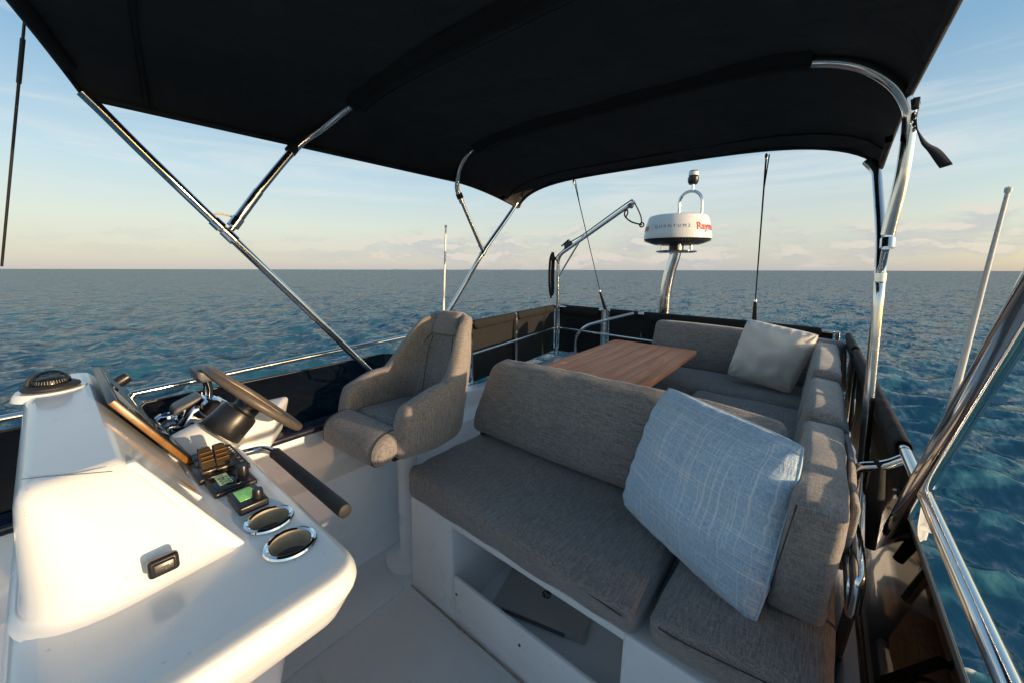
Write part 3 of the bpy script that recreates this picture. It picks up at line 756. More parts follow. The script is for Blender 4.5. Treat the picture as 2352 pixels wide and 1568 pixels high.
# ------------------------------------------------------------------ throw pillows
def pillow(label, TL, TR, BR, BL, mat, thick, seed, seam_mat, n=44, sag=.0):
    TL, TR, BR, BL = [Vector(p) for p in (TL, TR, BR, BL)]
    cen = (TL+TR+BR+BL)/4
    nrm = ((TR-TL).cross(BL-TL)).normalized()
    if nrm.dot(Vector((0, 0, 1.5))-cen) < 0: nrm = -nrm
    from mathutils import noise as nz
    V, F, UV = [], [], []
    def P(u, v, s):
        a, b = 2*u-1, 2*v-1
        # edges pull in between the pointed ears
        ku = 1-.075*(1-b*b)**1.0; kv = 1-.075*(1-a*a)**1.0
        ro = 1-.030*abs(a*b)**5; uu = .5+.5*a*(1-.010*(1-b*b))*ro; vv = .5+.5*b*(1-.010*(1-a*a))*ro
        p = (TL*(1-uu)+TR*uu)*(1-vv)+(BL*(1-uu)+BR*uu)*vv
        f = (max(0, 1-a**2)*max(0, 1-b**2))
        h = thick*.5*(f**.46)*(1+.0*a)
        edge = min(1-abs(a), 1-abs(b))
        wr = nz.noise(Vector((u*5+seed, v*5, s)))*.016*min(1, f*3)
        # gathers running in from the seams
        g = math.exp(-edge*7)
        along = u if (1-abs(b)) < (1-abs(a)) else v
        wr += g*.0065*math.sin(along*46+seed+3*nz.noise(Vector((u*6, v*6, seed))))*min(1, f*12)
        # creases radiating from the corners
        for (ca, cb) in ((-1, -1), (1, -1), (1, 1), (-1, 1)):
            da, db = a-ca, b-cb; rr_ = math.hypot(da, db)
            if rr_ < 1.0:
                th_ = math.atan2(db*-cb, da*-ca)
                wr += .009*math.sin(th_*9+seed)*(1-rr_)**1.5*min(1, rr_*5)
        sagz = Vector((0, 0, -1))*sag*max(0, 1-a*a)*(1 if b < 0 else .3)*abs(b)
        return p+nrm*s*(h+wr*(1 if s > 0 else .4))+sagz
    for s in (1, -1):
        for j in range(n+1):
            for i in range(n+1):
                u = .5-.5*math.cos(math.pi*i/n); v = .5-.5*math.cos(math.pi*j/n)
                V.append(P(u, v, s)); UV.append((u*2.2, v*2.2))
    F = []
    m = n+1
    for s in range(2):
        for j in range(n):
            for i in range(n):
                q = (s*m*m+j*m+i, s*m*m+j*m+i+1, s*m*m+(j+1)*m+i+1, s*m*m+(j+1)*m+i); F.append(q if s else q[::-1])
    e = empty('throw_pillow', cen-Vector((0, 0, .2)), label, 'pillow', None)
    me = mesh('cover', V, F); uvl = me.uv_layers.new(name='UVMap')
    for l in me.loops: uvl.data[l.index].uv = UV[l.vertex_index]
    bm = bmesh.new(); bm.from_mesh(me); bmesh.ops.remove_doubles(bm, verts=bm.verts, dist=.0004); bmesh.ops.recalc_face_normals(bm, faces=bm.faces); bm.to_mesh(me); bm.free()
    c = link('cover', me, mat, e)
    loop = []
    K = 30
    for (f_) in (lambda t_: (t_, 0), lambda t_: (1, t_), lambda t_: (1-t_, 1), lambda t_: (0, 1-t_)):
        for k in range(K): loop.append(P(*f_(k/K), 1)*.5+P(*f_(k/K), -1)*.5)
    tube('piping', loop, .0028, seam_mat, e, 6, True)
    return e
pillow('large pale blue crosshatched square pillow leaning in the corner of the front bench', (-.395, 1.375, 1.065), (.005, 1.075, 1.085), (-.058, 1.055, .585), (-.480, 1.215, .655), M_blue, .22, 3.3, M_blue)
pillow('smaller oatmeal linen pillow on the stern sofa against the grey backrest', (-.363, 2.96, 1.135), (.018, 2.86, 1.088), (-.092, 2.82, .715), (-.450, 2.88, .755), M_linen, .21, 8.1, M_linen)

# ------------------------------------------------------------------ helm chair
def build_chair():
    cx, cy = -1.625, 1.125; A = R(3)
    F2 = Vector((math.sin(A), -math.cos(A), 0)); S2 = Vector((math.cos(A), math.sin(A), 0)); O = Vector((cx, cy, 0))
    EYE = Vector((0, 0, 1.5)); KS = .94
    def L(s, f, z): return EYE+(O+S2*s+F2*f+Vector((0, 0, z))-EYE)*KS
    px0, py0, zt_ = cx*KS, cy*KS, 1.5-KS*(1.5-.575)
    ch = empty('helm_chair', (px0, py0, 0), 'grey upholstered bucket helm chair with armrests on a white pedestal', 'chair')
    lathe('pedestal', [(0, .001), (.12, .001), (.115, .012), (.06, .03), (.048, .06), (.048, zt_-.04), (.052, zt_-.035), (.052, zt_), (0, zt_)], M_gel2, ch, 32, (px0, py0, 0))
    lathe('swivel', [(0, zt_+.001), (.075, zt_+.001), (.08, zt_+.01), (.08, zt_+.03), (.10, zt_+.04), (.10, zt_+.05), (0, zt_+.05)], M_blk, ch, 32, (px0, py0, 0))
    # wrap-round shell: a padded wall swept from one arm front round the back to the other
    pts = []; NS = 84; NP = 22
    V, Fc = [], []
    def path(t):   # t -1..1 : plan position and outward direction
        t2 = abs(t); sg = 1 if t > 0 else -1
        # straight arm then elliptical back
        if t2 > .52:
            k = (t2-.52)/.48; s = .232+.012*math.sin(k*math.pi)-.012*k; f = -.06+.30*k; n_ = (sg, 0.)
            if k > .8: pass
            return sg*s, f, sg*1.0, 0.
        k = t2/.52*math.pi/2; s = .232*math.sin(k)**.92; f = -.06-.205*math.cos(k)
        nx, ny = math.sin(k)/.232, -math.cos(k)/.205; l = math.hypot(nx, ny); return sg*s, f, sg*nx/l, ny/l
    def sm(a, b, x): x = max(0, min(1, (x-a)/(b-a))); return x*x*(3-2*x)
    for i in range(NS+1):
        t = -1+2*i/NS; t2 = abs(t)
        s, f, nx, nf = path(t)
        arm = .945-.050*sm(.62, 1, t2)
        top = 1.212*(1-sm(.31, .58, t2))+arm*sm(.31, .58, t2)
        top -= .030*(min(t2, .31)/.31)**3
        top -= .12*sm(.90, 1.0, t2)**2
        bot = .615+.02*sm(.6, 1, t2)-.0*t2
        bot += .02*(1-sm(.0, .4, t2))
        th = .040+.010*sm(.3, .8, t2)
        end = math.sqrt(max(0, 1-((t2-.93)/.07)**2)) if t2 > .93 else 1
        th *= (.25+.75*end)
        if t2 > .93: bot += .02*(1-end)
        zc = (top+bot)/2; hz = (top-bot)/2
        for k in range(NP*2):
            a = math.pi*k/NP; ca, sa = math.cos(a), math.sin(a)
            e = .5; rr = (abs(ca)**(1/e)+abs(sa)**(1/e))
            x = math.copysign(abs(ca)**.62, ca)*th
            zz = sa; zz = math.copysign(1-(1-abs(sa))**1.5 if False else abs(sa)**.55, sa)
            # keep end rounding absolute: radius ~ th
            hz2 = hz
            lean = (zc+zz*hz2-.60)
            h = zc+zz*hz2
            back = (1-sm(.25, .75, t2))
            rec = .115*max(0, h-.72)/.5*back+.03*max(0, h-.6)*(1-back)
            # the back narrows towards the head
            nar = 1-.22*sm(.90, 1.25, h)
            px = (s*nar+nx*x); pf = f+nf*(x)-rec
            V.append(L(px, pf, h))
    n2 = NP*2
    for i in range(NS):
        for k in range(n2): Fc.append((i*n2+k, i*n2+(k+1) % n2, (i+1)*n2+(k+1) % n2, (i+1)*n2+k))
    Fc.append(tuple(reversed(range(n2)))); Fc.append(tuple(NS*n2+k for k in range(n2)))
    me = mesh('shell', V, Fc); bm = bmesh.new(); bm.from_mesh(me); bmesh.ops.recalc_face_normals(bm, faces=bm.faces); bm.to_mesh(me); bm.free()
    sh = link('shell', me, M_fabZ, ch)
    # inner back pad with stitched panels
    def padpt(s_, z, off=0):
        return L(s_, -.150-.205*max(0, z-.74)/.5*.72-.05*(1-(s_/.2)**2)+off, z)
    bp = hexa('back_pad', [padpt(-.19, .70), padpt(.19, .70), padpt(.17, .70, -.10), padpt(-.17, .70, -.10), padpt(-.145, 1.195), padpt(.145, 1.195), padpt(.135, 1.195, -.06), padpt(-.135, 1.195, -.06)], .03, M_fabZ, ch, 4, 12, .004, .002, 57)
    me = bp.data; base_ = Vector((px0, py0, 0)); fd = F2
    for v in me.vertices:      # dish it to the sitter's back
        q_ = (v.co+base_-O*KS); s_ = q_.dot(S2); v.co -= fd*(.030*(1-min(1, (s_/.17)**2)))
    for sg in (-1, 1):
        tube('seam', catmull([padpt(sg*.075, .76, .052-.028), padpt(sg*.088, .88, .052-.030), padpt(sg*.090, 1.0, .054-.030), padpt(sg*.078, 1.085, .054-.03)], 6), .0020, M_seam, bp, 6)
        tube('seam', catmull([padpt(sg*.172, .78, .012), padpt(sg*.160, .92, .012), padpt(sg*.130, 1.04, .018), padpt(sg*.085, 1.10, .022)], 6), .0020, M_seam, bp, 6)
    hexa('headrest', [padpt(-.100, 1.095, .024), padpt(.100, 1.095, .024), padpt(.100, 1.095, -.01), padpt(-.100, 1.095, -.01),
                      padpt(-.082, 1.215, .020), padpt(.082, 1.215, .020), padpt(.082, 1.215, -.03), padpt(-.082, 1.215, -.03)], .016, M_fabZ, ch, 4, 6, .005, .002, 51)
    hexa('seat_cushion', [L(-.205, .18, .61), L(.205, .18, .61), L(.20, -.20, .61), L(-.20, -.20, .61), L(-.205, .18, .750), L(.205, .18, .750), L(.20, -.20, .725), L(-.20, -.20, .725)], .04, M_fabZ, ch, 5, 8, .012, .003, 52)
    # flip-up front bolster, a fat roll
    V, Fc = [], []; K = 26; NS2 = 22
    for i in range(NS2+1):
        s = -.238+.476*i/NS2; e = math.sqrt(max(0.02, 1-(abs(s)/.245)**9))
        for k in range(K):
            a = 2*math.pi*k/K
            ff = math.copysign(abs(math.cos(a))**.8, math.cos(a))*.080*e; zz = math.copysign(abs(math.sin(a))**.8, math.sin(a))*.068*e
            zz += .012*math.cos(a)*-1
            V.append(L(s, .262+ff, .705+zz-.02*(math.cos(a)+1)*.5))
    for i in range(NS2):
        for k in range(K): Fc.append((i*K+k, i*K+(k+1) % K, (i+1)*K+(k+1) % K, (i+1)*K+k))
    Fc.append(tuple(reversed(range(K)))); Fc.append(tuple(NS2*K+k for k in range(K)))
    me = mesh('front_bolster', V, Fc); bm = bmesh.new(); bm.from_mesh(me); bmesh.ops.recalc_face_normals(bm, faces=bm.faces); bm.to_mesh(me); bm.free()
    fb = link('front_bolster', me, M_fabZ, ch)
    for s0 in (.195, -.195):
        loop = []
        for k in range(26):
            a = 2*math.pi*k/26; e = math.sqrt(1-(abs(s0)/.245)**9)*1.012
            loop.append(L(s0, .262+math.copysign(abs(math.cos(a))**.8, math.cos(a))*.080*e, .705+math.copysign(abs(math.sin(a))**.8, math.sin(a))*.068*e-.012*math.cos(a)-.02*(math.cos(a)+1)*.5))
        tube('seam', loop, .0018, M_seam, fb, 6, True)
    hexa('seat_pan', [L(-.19, .22, .605), L(.19, .22, .605), L(.19, -.2, .605), L(-.19, -.2, .605), L(-.2, .23, .635), L(.2, .23, .635), L(.2, -.21, .635), L(-.2, -.21, .635)], .01, M_blk, ch, 2, 2)
build_chair()

# ------------------------------------------------------------------ helm console
def build_console():
    c = empty('helm_console', (-1.3, .12, 0), 'white moulded helm console at lower left with steering wheel, compass, displays and cup holders', 'console')
    # dash shelf
    slab2('dash', [(-2.02, -.10), (-.655, -.10), (-.665, .365), (-1.46, .365), (-1.50, .30), (-2.02, .29)], [.02, .06, .085, .03, .04, .02],
        [(.765, .075), (.775, .050), (.79, .036), (.815, .022), (.835, .012), (.850, .003), (.862, .0), (.872, .0015), (.884, .007), (.893, .016), (.898, .027), (.900, .040)], M_gel, c)
    slab2('lower_body', [(-2.0, -.085), (-.72, -.085), (-.73, .30), (-1.46, .30), (-1.50, .26), (-2.0, .26)], [.02, .06, .09, .03, .04, .02],
        [(.0, .10), (.02, .097), (.25, .09), (.60, .07), (.70, .05), (.768, .0)], M_gel2, c, 6)
    # instrument pod with soft corners
    cb = [(-2.02, -.080), (-.893, -.078), (-.918, .200), (-2.02, .200)]; ct = [(-2.0, -.076), (-1.000, -.072), (-1.030, .066), (-2.0, .066)]
    # (height fraction, outward flare at the foot or inward round at the crown)
    lay = [(-.02, .016), (.002, .012), (.012, .008), (.03, .004), (.06, .001), (.15, 0), (.3, .0), (.5, .0), (.7, 0), (.82, -.001), (.90, -.004), (.955, -.010), (.985, -.018), (1.0, -.028)]
    rings = []
    for h_, off in lay:
        cc = [(a_[0]*(1-h_)+b_[0]*h_, a_[1]*(1-h_)+b_[1]*h_) for a_, b_ in zip(cb, ct)]
        ip = inset_poly(cc, -off)
        # the crown stays crisp along the aft ridge
        ip = [(x_, (y_ if i_ < 2 else cc[i_][1]+(y_-cc[i_][1])*.35)) for i_, (x_, y_) in enumerate(ip)]
        rr_ = .14*(1-h_)+.06*h_
        rings.append((round_poly(ip, [.015, max(.012, rr_+off), .010, .015], 12), .9+.212*h_))
    pod = layered('pod', rings, M_gel, c, False)
    hexa('side_cheek', [(-.935, .192, .898), (-.912, .192, .898), (-.912, .222, .898), (-.935, .222, .898), (-1.052, .050, 1.100), (-1.030, .050, 1.100), (-1.030, .080, 1.104), (-1.052, .080, 1.104)], .006, M_gel, c, 4, 6)
    # moulding seam across the pod
    tube('seam', [at(50, 1099, 'Z', 1.1122), at(120, 1092, 'Z', 1.1122), at(200, 1086, 'Z', 1.1122), at(258, 1081, 'Z', 1.1122)], .0008, M_grey, pod, 6)
    # compass plinth
    pc = (-1.78, -.018); k_ = .70; zb = 1.138
    def cz(p): return [(r_*k_, 1.118+(z_-zb)*k_) for r_, z_ in p]
    lathe('compass_plinth', [(.080, 1.095), (.076, 1.108), (.070, 1.116), (0, 1.118)], M_gel, c, 36, (pc[0], pc[1], 0))
    comp = lathe('compass', cz([(0, 1.138), (.082, 1.138), (.086, 1.143), (.084, 1.150), (.070, 1.158), (.060, 1.160)]), M_blkm, c, 40, (pc[0], pc[1], 0), label='black steering compass with glass dome')
    lathe('card', cz([(0, 1.160), (.050, 1.160), (.046, 1.176), (.030, 1.182), (0, 1.184)]), M_blk, comp, 36, (pc[0], pc[1], 0))
    V, F = [], []
    for k in range(36):
        a = 2*math.pi*k/36; r0, r1 = .0515, (.0478 if k % 3 else .0455)
        for (r_, z_) in cz(((r0, 1.163), (r1, 1.1765))):
            for d in (-.016, .016): V.append((pc[0]+r_*math.cos(a+d), pc[1]+r_*math.sin(a+d), z_))
        F.append((4*k, 4*k+1, 4*k+3, 4*k+2))
    link('degree_marks', mesh('degree_marks', V, F), M_whiteP, comp, smooth=False)
    lathe('dome', cz([(.060*math.cos(a), 1.158+.058*math.sin(a)) for a in [math.pi/2*k/10 for k in range(11)]]), M_clear, comp, 36, (pc[0], pc[1], 0))
    tube('sun_shade', [(pc[0], pc[1]-.045*math.cos(t_), 1.132+.036*math.sin(t_)) for t_ in [math.pi*k/12 for k in range(0, 6)]], .005, M_blkm, comp, 8, flat=.5)
    # display
    T = Vector((0, .071, 1.132)); B = Vector((0, .222, .888)); dn = (B-T).normalized(); nn = Vector((0, .857, .515)).normalized(); nn = Vector((0, -dn.z, dn.y)).normalized()
    if nn.z < 0: nn = -nn
    xa, xb = -1.885, -1.400
    def D(x, v, o): p = T+(B-T)*v+nn*o; return (x, p.y, p.z)
    disp = hexa('chart_display', [D(xa, 1, 0), D(xb, 1, 0), D(xb, 0, 0), D(xa, 0, 0), D(xa, 1, .019), D(xb, 1, .019), D(xb, 0, .019), D(xa, 0, .019)], .003, M_blk, c, 2, 1, label='large black glass chart display seen almost edge on')
    hexa('screen_glass', [D(xa+.012, .97, .0192), D(xb-.012, .97, .0192), D(xb-.012, .03, .0192), D(xa+.012, .03, .0192), D(xa+.012, .97, .0212), D(xb-.012, .97, .0212), D(xb-.012, .03, .0212), D(xa+.012, .03, .0212)], .001, M_gloss, disp, 1, 1)
    hexa('side_bezel', [D(xb+.0005, 1, .002), D(xb+.003, 1, .002), D(xb+.003, .0, .002), D(xb+.0005, .0, .002), D(xb+.0005, 1, .016), D(xb+.003, 1, .016), D(xb+.003, .0, .016), D(xb+.0005, .0, .016)], .001, M_bronze, disp, 1, 1)
    kn = D(xa+.18, .13, .028); kx = Vector(kn)
    lathe('display_knob', [(0, 0), (.017, 0), (.018, .012), (.016, .030), (.006, .034), (0, .034)], M_blk, disp, 20, kx, nn)
    # clear pocket flap on the recessed face
    V0 = [at(p[0], p[1], 'Y', .175) for p in ((372, 1078), (455, 1190), (500, 1245), (420, 1090))]
    hexa('pocket_frame', [(-1.20, .165, .905), (-1.00, .19, .905), (-1.00, .205, .905), (-1.20, .18, .905), (-1.26, .085, 1.03), (-1.08, .09, 1.04), (-1.08, .10, 1.045), (-1.26, .095, 1.035)], .004, M_clear, c, 2, 1)
    tube('pocket_rod', [(-1.205, .19, .912), (-1.262, .102, 1.035)], .006, M_bronze, c, 8)
    tube('pocket_rod', [(-1.16, .196, .912), (-1.18, .10, 1.035)], .004, M_whiteP, c, 8)
    # usb socket on the port face
    us = Vector(at(374, 1292, 'X', -.905)); nf = Vector((.97, -.02, .22)).normalized()
    us = hexa_face('usb_socket', us, nf, (.044, .032, .018), .007, M_blk, c)
    # rows of electronics on the dash
    def unit(name, p, h, z0=.9, mat=M_blk, r=.004, label=None):
        """p: near-left, far, right, near corners of the top"""
        P = [Vector(at(x, y, 'Z', z0+h)) for x, y in p]
        x0 = min(q.x for q in P); x1 = max(q.x for q in P); y0 = sum(sorted(q.y for q in P)[:2])/2; y1 = sum(sorted(q.y for q in P)[2:])/2
        xs = sorted(q.x for q in P); x0 = (xs[0]+xs[1])/2; x1 = (xs[2]+xs[3])/2
        o = hexa(name, box8(x0, x1, y0, y1, z0-.004, z0+h), r, mat, c, 3, 1, label=label)
        return o, x0, x1, y0, y1, z0+h
    o, x0, x1, y0, y1, z = unit('switch_panel', [(412, 1045), (532, 1022), (561, 1047), (436, 1070)], .010, label='black switch panel with rocker switches')
    for k in range(2):
        hexa('rocker', box8(x0+.03+.05*k, x0+.065+.05*k, y0+.012, y0+.07, z, z+.009), .003, M_grey, o, 2, 1)
        hexa('rocker', box8(x0+.03+.05*k, x0+.065+.05*k, y0+.085, y1-.02, z, z+.006), .003, M_gloss, o, 2, 1)
    for k in range(6): lathe('indicator', [(0, 0), (.003, 0), (.003, .0015), (0, .0015)], M_whiteP, o, 8, (x0+.03+.018*k, y1-.010, z))
    o, x0, x1, y0, y1, z = unit('lever_base', [(435, 1070), (553, 1044), (582.6, 1066), (450.8, 1098.8)], .014, label='black trim control with two raised levers')
    # tall gold-lit levers standing on the base
    ym = (y0+y1)/2
    for (px_, py_) in ((478, 1077), (512, 1068)):
        q = at(px_, py_, 'Z', z)
        hexa('lever', [(q[0]-.022, q[1]-.017, z), (q[0]+.022, q[1]-.017, z), (q[0]+.022, q[1]+.019, z), (q[0]-.022, q[1]+.019, z), (q[0]-.050, q[1]-.013, z+.052), (q[0]-.022, q[1]-.013, z+.058), (q[0]-.022, q[1]+.013, z+.058), (q[0]-.050, q[1]+.013, z+.052)], .005, M_lever, o, 3, 2)
        for g in range(3):
            tube('grip_rib', [(q[0]+.012-.009*g, q[1]-.014, z+.030+.009*g), (q[0]+.012-.009*g, q[1]+.014, z+.030+.009*g)], .0014, M_bronze, o, 6)
        hexa('lever_foot', box8(q[0]+.004, q[0]+.030, q[1]-.02, q[1]+.022, z, z+.010), .003, M_lever, o, 2, 1)
    hexa('small_screen', box8(x0+.02, x1-.03, y1-.065, y1-.03, z, z+.0012), .0005, M_gloss, o, 1, 1)
    for k in range(3): hexa('button', box8(x0+.02+.03*k, x0+.035+.03*k, y1-.018, y1-.008, z, z+.003), .001, M_grey, o, 1, 1)
    o, x0, x1, y0, y1, z = unit('engine_display', [(465.6, 1095.6), (557, 1070), (600.5, 1097.7), (488.8, 1133.6)], .013, r=.006, label='black multi display showing digits on a pale green screen')
    g = hexa('glass', box8(x0+.006, x1-.008, y0+.008, y1-.034, z, z+.001), .0004, M_gloss, o, 1, 1)
    hexa('lcd', box8(x0+.012, x1-.034, y0+.020, y1-.047, z+.0012, z+.0018), .0002, M_lcd, o, 1, 1)
    # digits on the screen
    lx, ly = (x0+.012+x1-.034)/2, (y0+.020+y1-.047)/2
    txt('digits', '600', (y1-y0)*.36, M_ink, o, lambda a, b: Vector((lx+.012+a*.95, ly+b, z+.0024)))
    txt('digits', 'o', .014, M_ink, o, lambda a, b: Vector((x0+.022+a, ly+.004+b, z+.0024)))
    lathe('knob', [(0, 0), (.013, 0), (.0135, .004), (.012, .024), (.011, .026), (0, .026)], M_blk, o, 24, ((x0+x1)/2-.002, y1-.017, z))
    for k in range(2): lathe('warning_dot', [(0, 0), (.002, 0), (0, .001)], M_red, o, 8, (x1-.018+.01*k, y1-.015, z))
    o, x0, x1, y0, y1, z = unit('thruster_control', [(520.4, 1129.4), (585.8, 1108), (617.4, 1137.8), (550, 1171.5)], .019, r=.005, label='small black control with bright green screen and knob')
    hexa('lcd', box8(x0+.012, x1-.030, y0+.010, y0+.048, z, z+.001), .0003, M_lcd2, o, 1, 1)
    lathe('knob', [(0, 0), (.012, 0), (.0125, .004), (.011, .020), (.010, .022), (0, .022)], M_blk, o, 24, (x1-.022, y0+.045, z))
    for k in range(4): lathe('button', [(0, 0), (.0042, 0), (.004, .0015), (.0025, .0018), (0, .0012)], M_whiteP if k % 2 else M_grey, o, 12, (x0+.014+.018*k, y1-.013, z))
    # cup holders: ring and sunk liner
    for (px_, py_) in ((618.5, 1190.5), (667, 1245.5)):
        q = at(px_, py_, 'Z', .903)
        r0 = .040
        cu = lathe('cup_holder', [(r0+.0095, .8995), (r0+.011, .9015), (r0+.009, .9055), (r0+.004, .9075), (r0, .905), (r0-.001, .900)], M_chrome, c, 44, (q[0], q[1], 0), None, False)
        lathe('liner', [(r0-.0012, .9052), (r0-.0016, .895), (r0-.0022, .876), (r0-.005, .8695), (r0-.010, .868), (0, .8675)], M_cupin, cu, 44, (q[0], q[1], 0), None, False)
        lathe('cup_floor', [(0, .8695), (.019, .8695), (.0195, .8712), (.0215, .8712), (.022, .8698), (.0335, .8698)], M_grey, cu, 30, (q[0], q[1], 0), None, False)
        HOLES.append((q[0], q[1], r0))
    # grab handle off the aft edge
    gp = fillet([(-1.50, .36, .845), (-1.485, .425, .845), (-1.44, .445, .845), (-1.38, .445, .845)], .03)
    tube('grab_arm', gp, .0125, M_chrome, c, 14)
    gr = tube('grab_handle', [(-1.415, .446, .845), (-1.41, .446, .845), (-1.405, .446, .845), (-.935, .446, .845), (-.928, .446, .845), (-.925, .446, .845)], [.015, .019, .0175, .0185, .018, .012], M_blkm, c, 20, label='black stitched grab handle')
    # wheel binnacle: white cone, black hub
    ax = Vector((.02, .74, .67)).normalized()
    q = Vector(at(508, 990, 'X', -1.54))-ax*.06
    bm_c = [(.135, -.14), (.132, -.09), (.108, .0), (.084, .060), (.074, .074), (0, .077)]
    lathe('wheel_binnacle', bm_c, M_gel, c, 40, q-ax*.03, ax)
    hub0 = q+ax*.055
    lathe('wheel_boss', [(0, 0), (.066, 0), (.068, .004), (.064, .070), (.060, .085), (.045, .092), (0, .092)], M_blk, c, 36, hub0, ax)
    build_wheel(c, hub0, ax)
    # throttle box and binnacle at the far side
    hexa('throttle_box', [(-1.86, .06, .74), (-1.66, .06, .74), (-1.66, .50, .74), (-1.84, .62, .74), (-1.86, .06, .915), (-1.69, .06, .915), (-1.70, .56, .895), (-1.84, .66, .90)], .025, M_gel, c, 5, 6)
    lathe('gauge_bezel', [(.034, 0), (.036, .004), (.034, .012), (.028, .014), (.0275, .010), (0, .010)], M_chrome, c, 30, at(386, 957, 'Z', .918))
    pq = at(395, 985, 'Z', .918)
    hexa('throttle_screen', box8(pq[0]-.05, pq[0]+.04, pq[1]-.045, pq[1]+.06, .914, .922), .003, M_gloss, c, 2, 1)
    th = Vector(at(480, 935, 'Z', .93)); th = Vector((-1.755, .345, .915))
    tb = hexa('throttle_base', [(th.x-.055, th.y-.105, .912), (th.x+.05, th.y-.105, .912), (th.x+.05, th.y+.10, .905), (th.x-.055, th.y+.10, .905), (th.x-.045, th.y-.05, .985), (th.x+.038, th.y-.05, .985), (th.x+.038, th.y+.045, .98), (th.x-.045, th.y+.045, .98)], .02, M_chrome, c, 4, 3, label='chrome twin throttle')
    lathe('throttle_hub', [(0, -.062), (.030, -.062), (.036, -.05), (.036, .05), (.030, .062), (0, .062)], M_chrome, tb, 24, (th.x, th.y, .965), (1, 0, 0))
    hexa('throttle_cap', [(th.x-.05, th.y-.11, .955), (th.x+.035, th.y-.11, .955), (th.x+.035, th.y-.02, .995), (th.x-.05, th.y-.02, .995), (th.x-.05, th.y-.10, .985), (th.x+.035, th.y-.10, .985), (th.x+.035, th.y-.02, 1.015), (th.x-.05, th.y-.02, 1.015)], .012, M_grey, tb, 3, 2)
    for dx in (-.028, .028):
        tube('throttle_arm', [(th.x+dx, th.y+.0, .98), (th.x+dx, th.y+.004, 1.03), (th.x+dx*.9, th.y-.002, 1.075)], [.012, .009, .013], M_chrome, tb, 12)
    hexa('throttle_grip', box8(th.x-.055, th.x+.055, th.y-.035, th.y+.028, 1.062, 1.112), .013, M_grey, tb, 4, 2)
    # side arm under the wheel with small buttons
    for (px_, py_) in ((585, 905), (600, 918)):
        pass
HOLES = []
def hexa_face(name, c0, nrm, size, r, mat, parent):
    nrm = nrm.normalized(); u = Vector((0, 1, 0)); u = (u-nrm*u.dot(nrm)).normalized(); v = nrm.cross(u)
    def q(a, b, d): p = c0+u*a+v*b+nrm*d; return p
    w_, h_, d_ = size
    o = hexa(name, [q(-w_/2, -h_/2, -.004), q(w_/2, -h_/2, -.004), q(w_/2, h_/2, -.004), q(-w_/2, h_/2, -.004), q(-w_/2, -h_/2, d_), q(w_/2, -h_/2, d_), q(w_/2, h_/2, d_), q(-w_/2, h_/2, d_)], r, mat, parent, 4, 2)
    hexa('socket_lid', [q(-w_*.36, -h_*.32, d_-.001), q(w_*.36, -h_*.32, d_-.001), q(w_*.36, h_*.32, d_-.001), q(-w_*.36, h_*.32, d_-.001), q(-w_*.34, -h_*.28, d_+.004), q(w_*.34, -h_*.28, d_+.004), q(w_*.34, h_*.28, d_+.004), q(-w_*.34, h_*.28, d_+.004)], .003, M_blk, o, 3, 1)
    tube('lid_pull', [q(-w_*.14, 0, d_+.0045), q(w_*.14, 0, d_+.0045)], .0018, M_grey, o, 6)
    return o
def build_wheel(c, hub0, ax):
    """steering wheel in a plane square to the column"""
    ax = Vector((.04, .72, .69)).normalized()
    P = Vector(at(585, 915, 'X', -1.53)); RR = .178
    u = Vector((1, 0, 0)); u = (u-ax*u.dot(ax)).normalized(); v = ax.cross(u)
    ring = [P+u*RR*math.cos(2*math.pi*k/64)+v*RR*math.sin(2*math.pi*k/64) for k in range(64)]
    wh = tube('steering_wheel', ring, .0132, M_rim, c, 16, True, label='brown stitched steering wheel with chrome spokes')
    lathe('wheel_hub', [(0, -.065), (.040, -.065), (.042, -.05), (.042, -.012), (.036, -.004), (0, -.002)], M_blk, wh, 28, P, ax)
    tube('column', [hub0+ax*.08, P-ax*.06], .030, M_chrome, wh, 20)
    for a in (R(90), R(210), R(330)):
        d = u*math.cos(a)+v*math.sin(a); e = ax.cross(d)
        for s_ in (-1, 1):
            tube('spoke', [P+d*.030+e*.012*s_-ax*.025, P+d*.09+e*.014*s_-ax*.016, P+d*(RR-.01)+e*.020*s_], .0055, M_chrome, wh, 10)
    for k in range(48):
        a = 2*math.pi*k/48
    st = []
    for k in range(64):
        a = 2*math.pi*k/64; d = u*math.cos(a)+v*math.sin(a); st.append(P+d*(RR-.0168))
    tube('rim_stitching', st, .0012, M_cream, wh, 6, True)
build_console()
# the dash is cut away inside each cup holder so that the liners are real wells
def cut_holes():
    ob = [o for o in bpy.data.objects if o.name == 'dash'][0]
    par = ob.parent.location
    V, F = [], []
    for (x, y, r) in HOLES:
        b0 = len(V)
        for z in (.82, .95):
            for k in range(40): V.append((x-par.x+(r+.001)*math.cos(2*math.pi*k/40), y-par.y+(r+.001)*math.sin(2*math.pi*k/40), z))
        for k in range(40): F.append((b0+k, b0+(k+1) % 40, b0+40+(k+1) % 40, b0+40+k))
        F.append(tuple(b0+k for k in reversed(range(40)))); F.append(tuple(b0+40+k for k in range(40)))
    cu = bpy.data.objects.new('cutter', mesh('cutter', V, F)); COL.objects.link(cu); cu.location = par
    bpy.context.view_layer.update()
    md = ob.modifiers.new('b', 'BOOLEAN'); md.operation = 'DIFFERENCE'; md.object = cu; md.solver = 'EXACT'
    dg = bpy.context.evaluated_depsgraph_get(); me = bpy.data.meshes.new_from_object(ob.evaluated_get(dg))
    ob.modifiers.clear(); ob.data = me
    if not me.materials: me.materials.append(M_gel)
    bpy.data.objects.remove(cu)
    me.polygons.foreach_set('use_smooth', [True]*len(me.polygons)); sharp(ob, 30); flatcaps(ob)
cut_holes()

